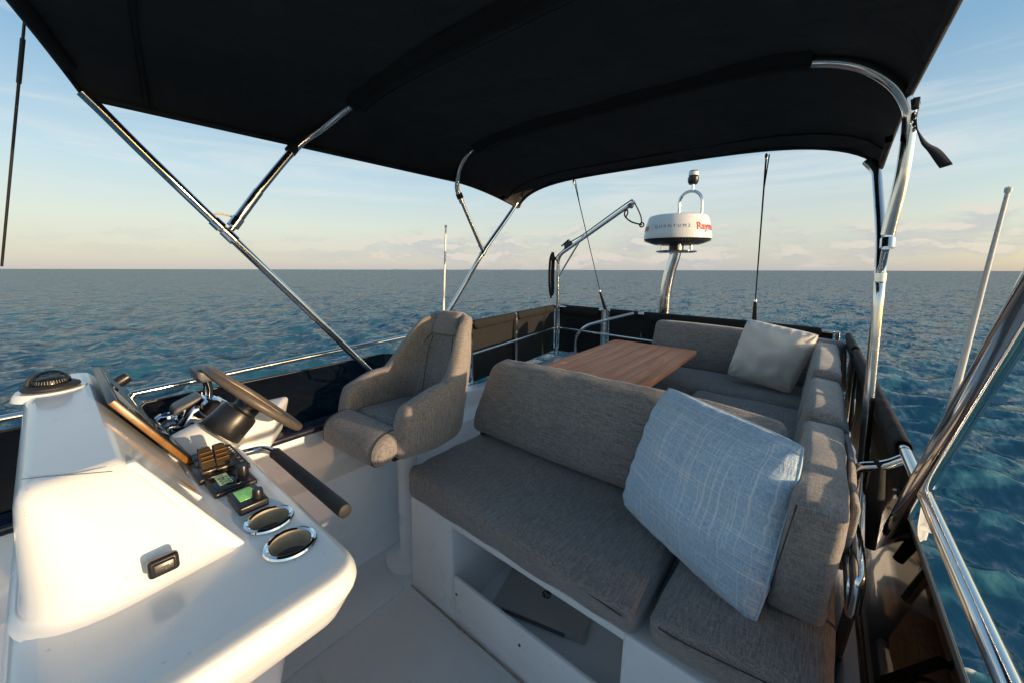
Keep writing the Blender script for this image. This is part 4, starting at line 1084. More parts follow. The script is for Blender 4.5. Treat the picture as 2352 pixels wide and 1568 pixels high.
# ------------------------------------------------------------------ bimini top
def canopy_z(X, Y):
    u = (X+.80)/.95
    a = max(0., 1-abs(min(1, max(-1, u)))**5)**.62
    ze = 1.995-.012*abs(math.sin(max(0, Y-.1)*3.1))*1.0
    ze = 1.985+(0 if Y < 1.6 else -.09*((Y-1.6)/.62)**1.6)
    h = .20
    if Y > 1.62: h = .19-.05*((Y-1.62)/.6)-.0*Y
    if Y < .26: h = .20-.03*((.26-Y)/.2)
    # the cloth sags a little between the bows
    bows = (.05, .25, .86, 1.60, 2.2); sag = 0
    for b0, b1 in zip(bows, bows[1:]):
        if b0 <= Y <= b1: sag = -.022*math.sin(math.pi*(Y-b0)/(b1-b0))*(b1-b0)/.7
    return ze+h*a+sag*a
def build_bimini():
    b = empty('bimini', (-.8, 1.1, 2.0), 'black canvas bimini top overhead on its stainless tube frame', 'bimini')
    V, F = [], []; NX, NY = 64, 60
    from mathutils import noise as nz
    def yf(u): return .12-.22*max(0, 1-abs(u)**2.2)**.7
    def ya(u): return 2.22-.03*(1-abs(u)**2)
    for s in range(2):
        for j in range(NY+1):
            for i in range(NX+1):
                u = math.sin(math.pi/2*(2*i/NX-1)); v = j/NY
                X = -.80+.95*u; Y = yf(u)*(1-v)+ya(u)*v
                z = canopy_z(X, Y)
                z += .009*nz.noise(Vector((X*3.2, Y*3.2, 1)))+.003*nz.noise(Vector((X*14, Y*5, 4)))
                cr = max(0, (Y-2.0)/.2)*max(0, abs(u)-.8)/.2
                z += cr*.012*math.sin(Y*60+X*40)+.0025*max(0, (Y-2.02)/.2)*math.sin(X*34+4*nz.noise(Vector((X*3, 0, 2))))
                V.append((X, Y, z+(.004 if s else 0)))
    m = NX+1; o1 = m*(NY+1)
    for s in range(2):
        for j in range(NY):
            for i in range(NX):
                q = (s*o1+j*m+i, s*o1+j*m+i+1, s*o1+(j+1)*m+i+1, s*o1+(j+1)*m+i); F.append(q if s else q[::-1])
    def rim(idx):
        for a, c in zip(idx, idx[1:]): F.append((a, c, o1+c, o1+a))
    rim([i for i in range(m)]); rim([NY*m+i for i in reversed(range(m))]); rim([j*m for j in reversed(range(NY+1))]); rim([j*m+NX for j in range(NY+1)])
    cn = link('canopy', mesh('canopy', V, F), M_canopy, b)
    def line(Yfn, x0, x1, off, n=40):
        out = []
        for k in range(n+1):
            X = x0+(x1-x0)*k/n; Y = Yfn(X); out.append((X, Y, canopy_z(X, Y)+off))
        return out
    # hems and seams
    tube('hem', [(-.80+.95*math.sin(math.pi/2*k/20), ya(math.sin(math.pi/2*k/20)), canopy_z(-.80+.95*math.sin(math.pi/2*k/20), ya(math.sin(math.pi/2*k/20)))-.001) for k in range(-20, 21)], .0095, M_canopy, cn, 8)
    tube('hem', [(-.80+.95*math.sin(math.pi/2*k/20), yf(math.sin(math.pi/2*k/20)), canopy_z(-.80+.95*math.sin(math.pi/2*k/20), yf(math.sin(math.pi/2*k/20)))-.002) for k in range(-20, 21)], .0055, M_canvas, cn, 8)
    for X in (-1.75, .15):
        tube('hem', [(X, .13+(2.08)*k/40, canopy_z(X, .13+2.08*k/40)-.001) for k in range(41)], .0105, M_canopy, cn, 8)
    tube('seam', line(lambda X: .26-.10*(1-((X+.8)/.95)**2), -1.745, .145, -.006), .008, M_canvas, cn, 8)
    tube('seam', line(lambda X: 2.08, -1.745, .145, -.003), .004, M_canvas, cn, 8)
    for Yv in (2.06, 2.10):
        V3, F3 = [], []
        pts = line(lambda X: Yv, -1.70, .10, -.0045, 150)
        for k in range(0, 150, 2):
            p0_, p1_ = Vector(pts[k]), Vector(pts[k+1]); b0_ = len(V3)
            for p_ in (p0_, p1_): V3 += [(p_.x, p_.y-.0012, p_.z), (p_.x, p_.y+.0012, p_.z)]
            F3.append((b0_, b0_+1, b0_+3, b0_+2))
        link('stitching', mesh('stitching', V3, F3), M_seam, cn, smooth=False, kind='stuff')
    # sleeves holding the bows, with a flap edge
    def sleeve(Yc, x0, x1, r):
        pts = [(X, Yc, canopy_z(X, Yc)-.020) for X in [x0+(x1-x0)*k/30 for k in range(31)]]
        s_ = tube('bow_sleeve', pts, r, M_canvas, cn, 12, flat=.8)
        V2, F2 = [], []
        for k, p in enumerate(pts):
            for (dy, dz) in ((-.055, .012), (-.02, -.012), (.02, -.014), (.06, .012)): V2.append((p[0], p[1]+dy, p[2]+dz+.004))
        for k in range(30):
            for j in range(3): F2.append((k*4+j, k*4+j+1, (k+1)*4+j+1, (k+1)*4+j))
        link('sleeve_flap', mesh('sleeve_flap', V2, F2), M_canvas, s_)
        tube('zip', [(p[0], p[1]+.035, p[2]-.010) for p in pts], .0028, M_blkm, s_, 6)
    sleeve(.87, -1.54, -.02, .024); sleeve(1.60, -1.56, -.08, .024)
    r = .0155
    # main starboard and port legs
    def leg(pts, r_=r, fil=.08, lab=None): return tube('frame_tube', fillet(pts, fil, 8), r_, M_steel, b, 18, label=lab)
    e0 = Vector((-1.752, .42, 1.635)); e1 = Vector(at(840, 842, 'X', -1.86))
    tube('frame_tube', catmull([(-1.744, .118, 1.993), (-1.748, .160, 1.945), (-1.752, .24, 1.848), e0, e0.lerp(e1, .5), e1, e1+(e1-e0)*.34], 8), r, M_steel, b, 18)
    tube('bow_sleeve', [(-.80+.95*math.sin(math.pi/2*k/20), yf(math.sin(math.pi/2*k/20))+.02, canopy_z(-.80+.95*math.sin(math.pi/2*k/20), yf(math.sin(math.pi/2*k/20))+.02)-.012) for k in range(-16, 17)], .018, M_canvas, cn, 10)
    e0 = Vector((-1.752, 1.851, 1.571)); e1 = Vector(at(1027, 722, 'X', -1.90))
    tube('frame_tube', catmull([(-1.71, 2.20, 1.965), (-1.745, 2.185, 1.915), (-1.752, 2.08, 1.80), e0, e0.lerp(e1, .5), e1, e1+(e1-e0)*.95], 8), r*.95, M_steel, b, 18)
    tube('frame_tube', catmull([(-1.46, .87, canopy_z(-1.46, .87)-.02), (-1.58, .855, 2.13), (-1.69, .80, 2.06), (-1.742, .705, 1.965), (-1.752, .55, 1.755)], 8), r, M_steel, b, 18)
    tube('frame_tube', [(-1.752, .563, 1.772), (-1.752, .468, 1.63)], r*1.12, M_steel, b, 18)
    tube('frame_tube', catmull([(-1.48, 1.60, canopy_z(-1.48, 1.6)-.02), (-1.60, 1.60, 2.14), (-1.70, 1.60, 2.06), (-1.748, 1.615, 1.95), (-1.752, 1.66, 1.86)], 8), r*.95, M_steel, b, 18)
    tube('frame_tube', [(-1.752, 1.645, 1.89), (-1.752, 1.84, 1.58)], r*.8, M_steel, b, 16)
    # clamps, hinges and their safety cords
    def clamp(p, d, name='clamp', rr=.021, l=.03, mat=M_blkm):
        d = Vector(d).normalized(); p = Vector(p); return tube(name, [p-d*l/2, p+d*l/2], rr, mat, b, 16)
    clamp((-1.746, .695, 1.96), (-.0, -.4, -.55), 'strap_ring', .022, .035); clamp((-1.752, 1.64, 1.90), (0, .3, -.5), 'strap_ring', .020, .03)
    clamp((-1.752, .478, 1.645), (0, .5, .75), 'end_cap', .021, .04, M_chrome); clamp((-1.752, .42, 1.635), (0, .65, -.75), 'slide_fitting', .020, .035, M_chrome)
    clamp((-1.752, .455, 1.594), (0, .65, -.75), 'slide_fitting', .020, .05, M_chrome)
    tube('jaw_hinge', [(-1.752, .470, 1.628), (-1.752, .452, 1.606)], .011, M_chrome, b, 10)
    clamp((-1.752, 1.845, 1.565), (0, .65, .75), 'slide_fitting', .019, .04, M_chrome)
    tube('jaw_hinge', [(-1.752, 1.838, 1.584), (-1.752, 1.848, 1.568)], .009, M_chrome, b, 10)
    tube('safety_cord', catmull([(-1.77, .408, 1.652), (-1.79, .43, 1.675), (-1.78, .46, 1.672), (-1.765, .486, 1.662)], 6), .0035, M_cream, b, 8)
    tube('safety_cord', catmull([(-1.765, 1.815, 1.605), (-1.78, 1.85, 1.60), (-1.77, 1.875, 1.60)], 6), .003, M_cream, b, 8)
    # port side: near leg slants past the photographer, aft leg stands on the side deck
    leg([(.195, .10, 2.10), (.205, .36, 1.905), (.205, 1.66, .50)], .0185, .05)
    leg([(.165, .60, 1.66), (.20, .62, 1.62)], .010, .01)
    ap = [(-.20, 1.60, canopy_z(-.2, 1.6)-.018), (-.065, 1.6, 2.133), (.035, 1.6, 2.092), (.110, 1.6, 2.025), (.150, 1.605, 1.955), (.160, 1.61, 1.89), (.158, 1.615, 1.76), (.145, 1.63, 1.59)]
    tube('frame_tube', catmull(ap, 6), .0165, M_steel, b, 18)
    base = (.175, 1.765, .46)
    pj = Vector((.150, 1.66, 1.53))
    a1 = Vector(at(2027, 600, 'X', .150)); a2 = Vector(at(1998, 1250, 'X', .185))
    top = Vector((.125, 2.19, 1.915))
    leg([top+Vector((-.02, .01, .01)), top+Vector((.012, -.01, -.035)), (.157, 1.98, 1.62), (.160, 1.86, 1.45), tuple(Vector((.176, 1.80, .45)))], .016, .10)
    clamp((.147, 1.632, 1.565), (.0, -.03, -.1), 'end_cap', .0175, .03, M_steel)
    tube('jaw_hinge', [(.145, 1.64, 1.545), (.152, 1.75, 1.50), (.158, 1.88, 1.475)], .009, M_chrome, b, 10)
    clamp((.160, 1.862, 1.455), (0, -.02, -.3), 'slide_fitting', .0172, .03, M_steel)
    # deck feet
    for p in ((.205, 1.665, .47), (.176, 1.80, .455)):
        lathe('deck_foot', [(0, 0), (.032, 0), (.032, .006), (.022, .012), (.021, .045), (0, .05)], M_blk, b, 20, p)
    # loose webbing strap and buckle at the port edge
    q = [Vector(at(x, y, 'X', .165)) for x, y in ((2104, 235), (2100, 262), (2106, 290), (2122, 325), (2145, 345), (2172, 380))]
    V, F = [], []
    pp = catmull(q, 6)
    for k, p in enumerate(pp):
        w_ = .012; tw = k*.12
        V.append((p[0]-w_*math.cos(tw)*.7, p[1]-w_*.4, p[2]-w_*math.sin(tw)*.3)); V.append((p[0]+w_*math.cos(tw)*.7, p[1]+w_*.4, p[2]+w_*math.sin(tw)*.3))
    for k in range(len(pp)-1): F.append((2*k, 2*k+1, 2*k+3, 2*k+2))
    s_ = link('webbing_strap', mesh('webbing_strap', V, F), M_strap, b); sm_ = s_.modifiers.new('s', 'SOLIDIFY'); sm_.thickness = .003
    hexa('buckle', [Vector(q[0])+Vector(d) for d in ((-.008, -.008, -.02), (.008, -.008, -.02), (.008, .008, -.02), (-.008, .008, -.02), (-.008, -.008, .012), (.008, -.008, .012), (.008, .008, .012), (-.008, .008, .012))], .004, M_blk, b, 2, 1)
    for k in range(4):
        p = Vector(at(2100, 262+12*k, 'X', .163)); lathe('chain_link', [(.004, -.003), (.0075, 0), (.004, .003), (.004, -.003)], M_chrome if k % 2 else M_blk, b, 12, p, (1, .2*k, 0))
    # stitched brand-free tag patch near the aft port corner
    hexa('tag_patch', [Vector(at(x, y, 'X', .12)) +Vector((0, 0, d)) for d in (0, .003) for (x, y) in ((2032, 318), (2052, 312), (2050, 326), (2034, 330))], .0008, M_grey, cn, 1, 1)
    hexa('tag_patch', [Vector(at(x, y, 'X', -1.70)) +Vector((0, 0, d)) for d in (0, .003) for (x, y) in ((1148, 452), (1158, 448), (1160, 457), (1150, 460))], .0008, M_grey, cn, 1, 1)
build_bimini()

# ------------------------------------------------------------------ cords that hold the canopy down
def stay(label, top, bot, end, rr=.0032):
    s = empty('bimini_tie_down', end, label, 'tie down cord')
    tube('cord', [top, bot], rr, M_wire, s, 8)
    t_ = Vector(top); lathe('end_loop', [(0, -.03), (.006, -.025), (.008, -.01), (.005, 0), (0, .004)], M_chrome, s, 10, t_)
    tube('cord', [t_+Vector((.012, 0, -.005)), Vector(bot)*.18+t_*.82], rr*.7, M_wire, s, 6)
    bt = Vector(bot); e = Vector(end)
    lathe('shackle', [(0, -.018), (.010, -.014), (.011, 0), (.006, .014), (0, .018)], M_chrome, s, 12, bt)
    hexa('webbing_sleeve', [e+Vector((-.018, -.006, 0)), e+Vector((.018, -.006, 0)), e+Vector((.018, .006, 0)), e+Vector((-.018, .006, 0)), bt+Vector((-.010, -.005, -.01)), bt+Vector((.010, -.005, -.01)), bt+Vector((.010, .005, -.01)), bt+Vector((-.010, .005, -.01))], .004, M_strap, s, 2, 2)
    return s
stay('thin black cord and strap from the canopy to the stern rail, left of the radar', (-1.286, 2.20, 2.03), at(1378, 668, 'Y', 3.27), (-1.545, 3.29, 1.06))
stay('thin black cord and strap from the canopy to the rail, right of the radar', (-.25, 2.20, 2.015), at(1735, 690, 'Y', 3.25), (-.36, 3.285, 1.03), .004)
# the one at the far left runs forward and down
s = empty('bimini_tie_down', (-1.76, -.05, 1.5), 'thin black cord hanging from the front corner of the canopy at the far left', 'tie down cord')
p0 = Vector(at(60, 10, 'X', -1.62)); p1 = Vector(at(4, 612, 'X', -1.80))
tube('cord', [p0, p0*.78+p1*.22, p1], [.0028, .0032, .0028], M_wire, s, 8)
tube('cord_grip', [p0*.88+p1*.12, p0*.72+p1*.28], .0048, M_blkm, s, 8)
lathe('end_loop', [(0, -.02), (.01, -.015), (.012, 0), (.008, .015), (0, .02)], M_chrome, s, 12, p0)

# ------------------------------------------------------------------ rails and canvas dodgers
def canvas_panel(parent, p0, p1, z0, z1, inn, cut0=.0, cut1=.0, name='canvas_panel', seed=0, flap=.055):
    """cloth stretched between two rail points; its top hem wraps the rail and hangs a short flap inboard"""
    from mathutils import noise as nz
    a, b = Vector(p0), Vector(p1); d = b-a; n_ = Vector(inn).normalized(); NX, NZ = 30, 12
    V, F = [], []
    for s in range(2):
        for j in range(NZ+1):
            for i in range(NX+1):
                u = i/NX; w_ = j/NZ; q = a+d*u
                z0_ = z0[0]*(1-u)+z0[1]*u if hasattr(z0, '__len__') else z0; z1_ = z1[0]*(1-u)+z1[1]*u if hasattr(z1, '__len__') else z1
                z = z0_*(1-w_)+z1_*w_
                off = -.012-.008*math.sin(math.pi*w_)+.012*nz.noise(Vector((u*5+seed, w_*3, 2)))+(.002 if s else 0)
                V.append((q.x+n_.x*off, q.y+n_.y*off, z))
    m = NX+1; o1 = m*(NZ+1)
    for s in range(2):
        for j in range(NZ):
            for i in range(NX):
                q = (s*o1+j*m+i, s*o1+j*m+i+1, s*o1+(j+1)*m+i+1, s*o1+(j+1)*m+i); F.append(q if s else q[::-1])
    o = link(name, mesh(name, V, F), M_canvas, parent)
    # hem rolled round the rail
    V, F = [], []; K = 12
    L = d.length
    for i in range(NX+1):
        u = (cut0+(L-cut0-cut1)*i/NX)/L; q = a+d*u
        z1_ = (z1[0]*(1-u)+z1[1]*u if hasattr(z1, '__len__') else z1)
        e = min(i, NX-i); dz = flap*(1 if e > 1 else .45+.25*e)+.004*nz.noise(Vector((u*9+seed, 1, 0)))
        for k in range(K+1):
            an = math.pi*k/K; V.append((q.x+n_.x*(.019*-math.cos(an)-.0), q.y+n_.y*(.019*-math.cos(an)), z1_+.019*math.sin(an)))
        for k in (1, 2): V.append((q.x+n_.x*(.019-.008*k/2), q.y+n_.y*(.019-.008*k/2), z1_-dz*k/2))
        V.append((q.x-n_.x*.016, q.y-n_.y*.016, z1_-.05))
    m = K+4
    for i in range(NX):
        for k in range(m-2): F.append((i*m+k, i*m+k+1, (i+1)*m+k+1, (i+1)*m+k))
        F.append((i*m, (i+1)*m, (i+1)*m+m-1, i*m+m-1))
    h = link('hem', mesh('hem', V, F), M_canvas, o); sm = h.modifiers.new('s', 'SOLIDIFY'); sm.thickness = .0025
    return o
def post(parent, x, y, z0, z1, r=.012, mat=None, tee=True):
    p = tube('post', [(x, y, z0), (x, y, z1)], r, mat or M_steel, parent, 14)
    lathe('post_foot', [(0, 0), (.028, 0), (.028, .005), (.016, .010), (.015, .03), (0, .03)], M_chrome, p, 16, (x, y, z0))
    return p
def build_rails():
    # starboard side guard rail beside the helm
    r = empty('guard_rail', (-2.0, .6, .7), 'low stainless guard rail running along the far side beyond the smoked windscreen', 'rail')
    q0 = Vector(at(270, 911, 'X', -2.0)); q1 = Vector(at(946, 770, 'X', -2.0))
    tube('rail_tube', fillet([(-2.0, -1.6, .99), (-2.0, q0.y, q0.z), (-2.0, .8, 1.018), (-2.0, q1.y, q1.z), (-1.99, q1.y+.06, q1.z-.035), (-1.985, q1.y+.09, .60)], .03), .0125, M_steel, r, 14)
    for y in (.16,):
        tube('rail_support', [(-2.0, y, .99), (-2.0, y, .55)], .011, M_steel, r, 12)
    hexa('clamp_block', [Vector(at(x, y, 'X', -1.97))+Vector((d, 0, 0)) for d in (-.02, .02) for (x, y) in ((298, 935), (340, 926), (346, 950), (300, 950))], .003, M_blk, r, 2, 1)
    # starboard aft rail with canvas
    s = empty('canvas_dodger', (-2.04, 2.6, .6), 'brown lit black canvas dodger on stainless rail along the far side behind the helm chair', 'canvas screen')
    A = (-1.975, 1.94); Bc = (-2.085, 3.27)
    def al(u): return (A[0]+(Bc[0]-A[0])*u, A[1]+(Bc[1]-A[1])*u)
    zt = (1.062, 1.062); um = .445
    tube('top_rail', [(*al(0), 1.055), (*al(1), 1.06)], .0125, M_steel, s, 14)
    tube('middle_rail', [(al(0)[0]+.02, al(0)[1], .83), (al(1)[0]+.02, al(1)[1], .845)], .010, M_steel, s, 12)
    canvas_panel(s, (*al(0), 0), (*al(um), 0), .60, (1.055, 1.058), (1, 0.08, 0), .03, .02, seed=1)
    canvas_panel(s, (*al(um), 0), (*al(1), 0), .60, (1.058, 1.06), (1, 0.08, 0), .03, .04, seed=2)
    for u in (0, um): post(s, al(u)[0]+.012, al(u)[1], .60, 1.062)
    for k in range(5):
        z = .62+.10*k; tube('lacing', catmull([(al(0)[0], al(0)[1]-.01, z), (al(0)[0]+.025, al(0)[1]-.02, z+.02), (al(0)[0]+.01, al(0)[1]+.005, z+.045)], 4), .004, M_rope, s, 6)
    # small corner of cloth on the forward end
    hexa('corner_cloth', [(-2.0, 1.50, 1.015), (-1.97, 1.50, 1.015), (-1.97, 1.93, 1.05), (-2.0, 1.93, 1.05), (-2.0, 1.50, 1.025), (-1.97, 1.50, 1.025), (-1.97, 1.93, 1.07), (-2.0, 1.93, 1.07)], .005, M_canvas, s, 2, 2)
    # stern
    t = empty('canvas_dodger', (-.9, 3.3, .6), 'black canvas dodger across the stern rail behind the table and sofa', 'canvas screen')
    ye = 3.29; Z1 = 1.06
    tube('top_rail', fillet([(-2.085, 3.27, Z1), (-1.9, ye, Z1), (.12, ye+.03, Z1-.01)], .05), .0125, M_steel, t, 14)
    tube('middle_rail', [(-2.07, ye-.02, .845), (-1.0, ye-.02, .835)], .010, M_steel, t, 12)
    canvas_panel(t, (-2.06, ye, 0), (-1.585, ye, 0), .60, Z1, (0, -1, 0), .03, .03, seed=3, flap=.07)
    canvas_panel(t, (-1.515, ye, 0), (-1.21, ye+.005, 0), .60, Z1, (0, -1, 0), .02, .03, seed=4, flap=.03)
    canvas_panel(t, (-1.21, ye+.005, 0), (-.32, ye+.02, 0), .60, Z1, (0, -1, 0), .03, .02, seed=5, flap=.07)
    canvas_panel(t, (-.32, ye+.02, 0), (.09, ye+.03, 0), .60, (Z1, Z1-.01), (0, -1, 0), .02, .06, seed=6, flap=.06)
    for x in (-1.575, -1.525): post(t, x, ye-.006, .55, Z1+.006, .0135)
    post(t, -.32, ye, .55, Z1+.004); post(t, .115, ye+.03, .55, Z1-.008)
    # inner grab rail loop
    g = empty('grab_rail', (-1.83, 3.2, .55), 'bent stainless grab rail standing behind the far end of the table', 'rail')
    gp = [at(1322, 815, 'Y', 3.10), at(1322, 772, 'Y', 3.10), at(1345, 748, 'Y', 3.12), at(1400, 733, 'Y', 3.18), at(1456, 720, 'Y', 3.27)]
    tube('rail_tube', fillet([(gp[0][0], 3.10, .02)]+gp[1:], .06), .0135, M_steel, g, 14)
    # port side canvas and rail
    p = empty('canvas_dodger', (.2, 2.4, .6), 'black canvas dodger with rolled hem outboard of the port cushions', 'canvas screen')
    def pz(u): return 1.045-.045*u
    P0 = (.165, 3.28); P1 = (.214, 1.43)
    def pl(u): return (P0[0]+(P1[0]-P0[0])*u, P0[1]+(P1[1]-P0[1])*u)
    cuts = (0, .28, .62, 1.0)
    for a, b in zip(cuts, cuts[1:]):
        canvas_panel(p, (*pl(a), 0), (*pl(b), 0), (.58+.10*a*0, .58+.18*(b > .9)), (pz(a), pz(b)), (-1, 0, 0), .03, .03, seed=7+a, flap=.065)
    for u in (.28, .62): post(p, pl(u)[0], pl(u)[1], .45, pz(u)+.004)
    rl = [(*P0, pz(0)), (*P1, 1.0), (.215, 1.30, .997), (.217, .7, .995), (.218, -.3, .99)]
    r2 = empty('guard_rail', (.215, .6, .5), 'thick polished stainless guard rail rising from lower right beside the open water', 'rail')
    tube('top_rail', [rl[0], rl[1]], .0125, M_steel, p, 14)
    tube('rail_tube', [(.214, 1.42, 1.0), (.215, 1.0, .998), (.217, .7, .995), (.218, -.6, .99)], .0135, M_steel, r2, 20)
    tube('return_tube', fillet([(.214, 1.40, .995), (.175, 1.405, .955), (.115, 1.41, .93), (.11, 1.43, .60)], .03), .0125, M_steel, r2, 16)
    tube('hem_roll', [(.165, 1.405, .965), (.165, 1.41, .86), (.17, 1.42, .70)], [.012, .020, .012], M_canvas, p, 12)
    # inner bent rail and strap behind the nearest back cushion
    n_ = empty('seat_end_rail', (.12, 1.2, .46), 'bright bent stainless rail with a black strap at the near end of the port cushions', 'rail')
    pts = [at(1938, 1080, 'X', .128), at(1950, 1160, 'X', .124), at(1966, 1235, 'X', .121), at(1972, 1320, 'X', .119), at(1960, 1400, 'X', .118)]
    tube('rail_tube', catmull([(.128, 1.9, .68)]+pts, 6), .013, M_steel, n_, 16)
    a_ = Vector(pts[-1]); b_ = Vector(at(1895, 1568, 'X', .100)); b_ = Vector((.10, 1.02, .30))
    tube('rail_return', catmull([pts[-1], Vector(pts[-1])+Vector((-.004, .02, -.02)), Vector(pts[-2])+Vector((-.016, .05, -.01)), Vector(pts[1])+Vector((-.02, .10, -.02))], 5), .010, M_steel, n_, 14)
    q0 = Vector(at(1952, 1400, 'X', .117)); q1 = Vector(at(1900, 1568, 'X', .112)); q2 = q0+(q1-q0)*1.6
    tube('strap', [q0, (q0+q1)/2+Vector((.001, 0, .0)), q1, q2], .012, M_strap, n_, 10, flat=.45)
build_rails()

# ------------------------------------------------------------------ crane
def build_crane():
    x, y = -2.045, 3.235
    c = empty('davit_crane', (x, y, .60), 'small stainless davit crane standing at the corner of the dodgers, arm pointing up right', 'crane')
    top = Vector(at(1277, 588, 'Y', y)); tip = Vector(at(1458, 464, 'Y', 3.235))
    top.x = x
    tube('mast', fillet([(x, y, .58), (x, y, top.z-.0), tuple(tip)], .07), .0165, M_steel, c, 18)
    lathe('mast_foot', [(0, 0), (.04, 0), (.04, .008), (.022, .014), (.021, .06), (0, .06)], M_chrome, c, 20, (x, y, .585))
    m1 = Vector(at(1340, 540, 'Y', y)); m0 = Vector(at(1281, 638, 'Y', y)); m0.x = x
    tube('brace', [m0, m1], .009, M_steel, c, 12)
    for z in (.845, 1.06): lathe('rail_clamp', [(.017, -.02), (.024, -.015), (.024, .015), (.017, .02)], M_chrome, c, 16, (x, y, z), None, False)
    ax = (tip-top).normalized()
    lathe('tip_sheave', [(0, -.02), (.022, -.018), (.022, .018), (0, .02)], M_grey, c, 16, tip-ax*.04+Vector((0, 0, -.01)), (0, 1, 0))
    # cleat block
    k0 = Vector(at(1305, 553, 'Y', y)); k0 = top+ax*.13+Vector((0, 0, .035))
    up = Vector((-ax.z, 0, ax.x))
    def q(a, b, d): return k0+ax*a+Vector((0, 1, 0))*b+up*d
    cl = hexa('rope_clutch', [q(-.05, -.018, -.02), q(.045, -.018, -.02), q(.045, .018, -.02), q(-.05, .018, -.02), q(-.035, -.015, .03), q(.045, -.015, .025), q(.045, .015, .025), q(-.035, .015, .03)], .008, M_blk, c, 3, 1)
    hexa('clutch_lever', [q(-.07, -.012, .028), q(.035, -.012, .035), q(.035, .012, .035), q(-.07, .012, .028), q(-.07, -.012, .036), q(.030, -.012, .047), q(.030, .012, .047), q(-.07, .012, .036)], .003, M_blk, cl, 2, 1)
    # hoisting line
    ln = [top+Vector((.02, -.02, -.08)), top+Vector((-.012, -.02, -.02)), q(-.06, 0, -.01), q(.05, 0, .01), top+ax*.35+up*.030, tip-ax*.06+up*.032, tip-ax*.015+up*.015, Vector(at(1462, 475, 'Y', y)), Vector(at(1472, 498, 'Y', y)), Vector(at(1474, 514, 'Y', y))]
    tube('hoist_rope', catmull(ln, 6), .0055, M_rope, c, 8)
    kn = Vector(at(1474, 517, 'Y', y))
    tube('shackle', [kn+Vector((.018*math.cos(a), 0, .018*math.sin(a))) for a in [2*math.pi*k/14 for k in range(14)]], .006, M_blkm, c, 8, True)
    tube('hoist_rope', catmull([kn, Vector(at(1450, 510, 'Y', y)), Vector(at(1436, 498, 'Y', y)), Vector(at(1435, 488, 'Y', y)), Vector(at(1440, 483, 'Y', y)), Vector(at(1442, 490, 'Y', y)), Vector(at(1437, 500, 'Y', y))], 6), .0065, M_rope, c, 8)
    rg = Vector(at(1441, 478, 'Y', y)); tube('hook_ring', [rg+Vector((.011*math.cos(a), 0, .014*math.sin(a))) for a in [2*math.pi*k/14 for k in range(14)]], .0025, M_chrome, c, 6, True)
    h = empty('rope_hank', (x-.03, y, 1.4), 'hank of dark rope tied to the upright of the davit crane', 'rope')
    t0 = Vector(at(1268, 578, 'Y', y)); b0 = Vector(at(1270, 684, 'Y', y))
    ps = []
    for k in range(7):
        dx = -.028+.008*k; dy = random.uniform(-.02, .012); tz = t0.z-random.uniform(0, .03); bz = b0.z+random.uniform(0, .05)
        cx = t0.x+.012
        ps.append(catmull([(cx+dx*.4, y+dy*.5, tz), (cx+dx, y+dy, tz-.06), (cx+dx*1.05, y+dy-.01, (tz+bz)/2), (cx+dx, y+dy, bz+.05), (cx+dx*.3, y+dy, bz), (cx+dx*.2+.004, y+dy+.012, (tz+bz)/2), (cx+dx*.4, y+dy*.5, tz)], 6))
    for p in ps: tube('rope_strand', p, .0062, M_rope, h, 7)
    lathe('whipping', [(.022, -.02), (.032, -.012), (.032, .012), (.022, .02)], M_rope, h, 14, (t0.x+.012, y-.003, t0.z-.07), None, True)
build_crane()

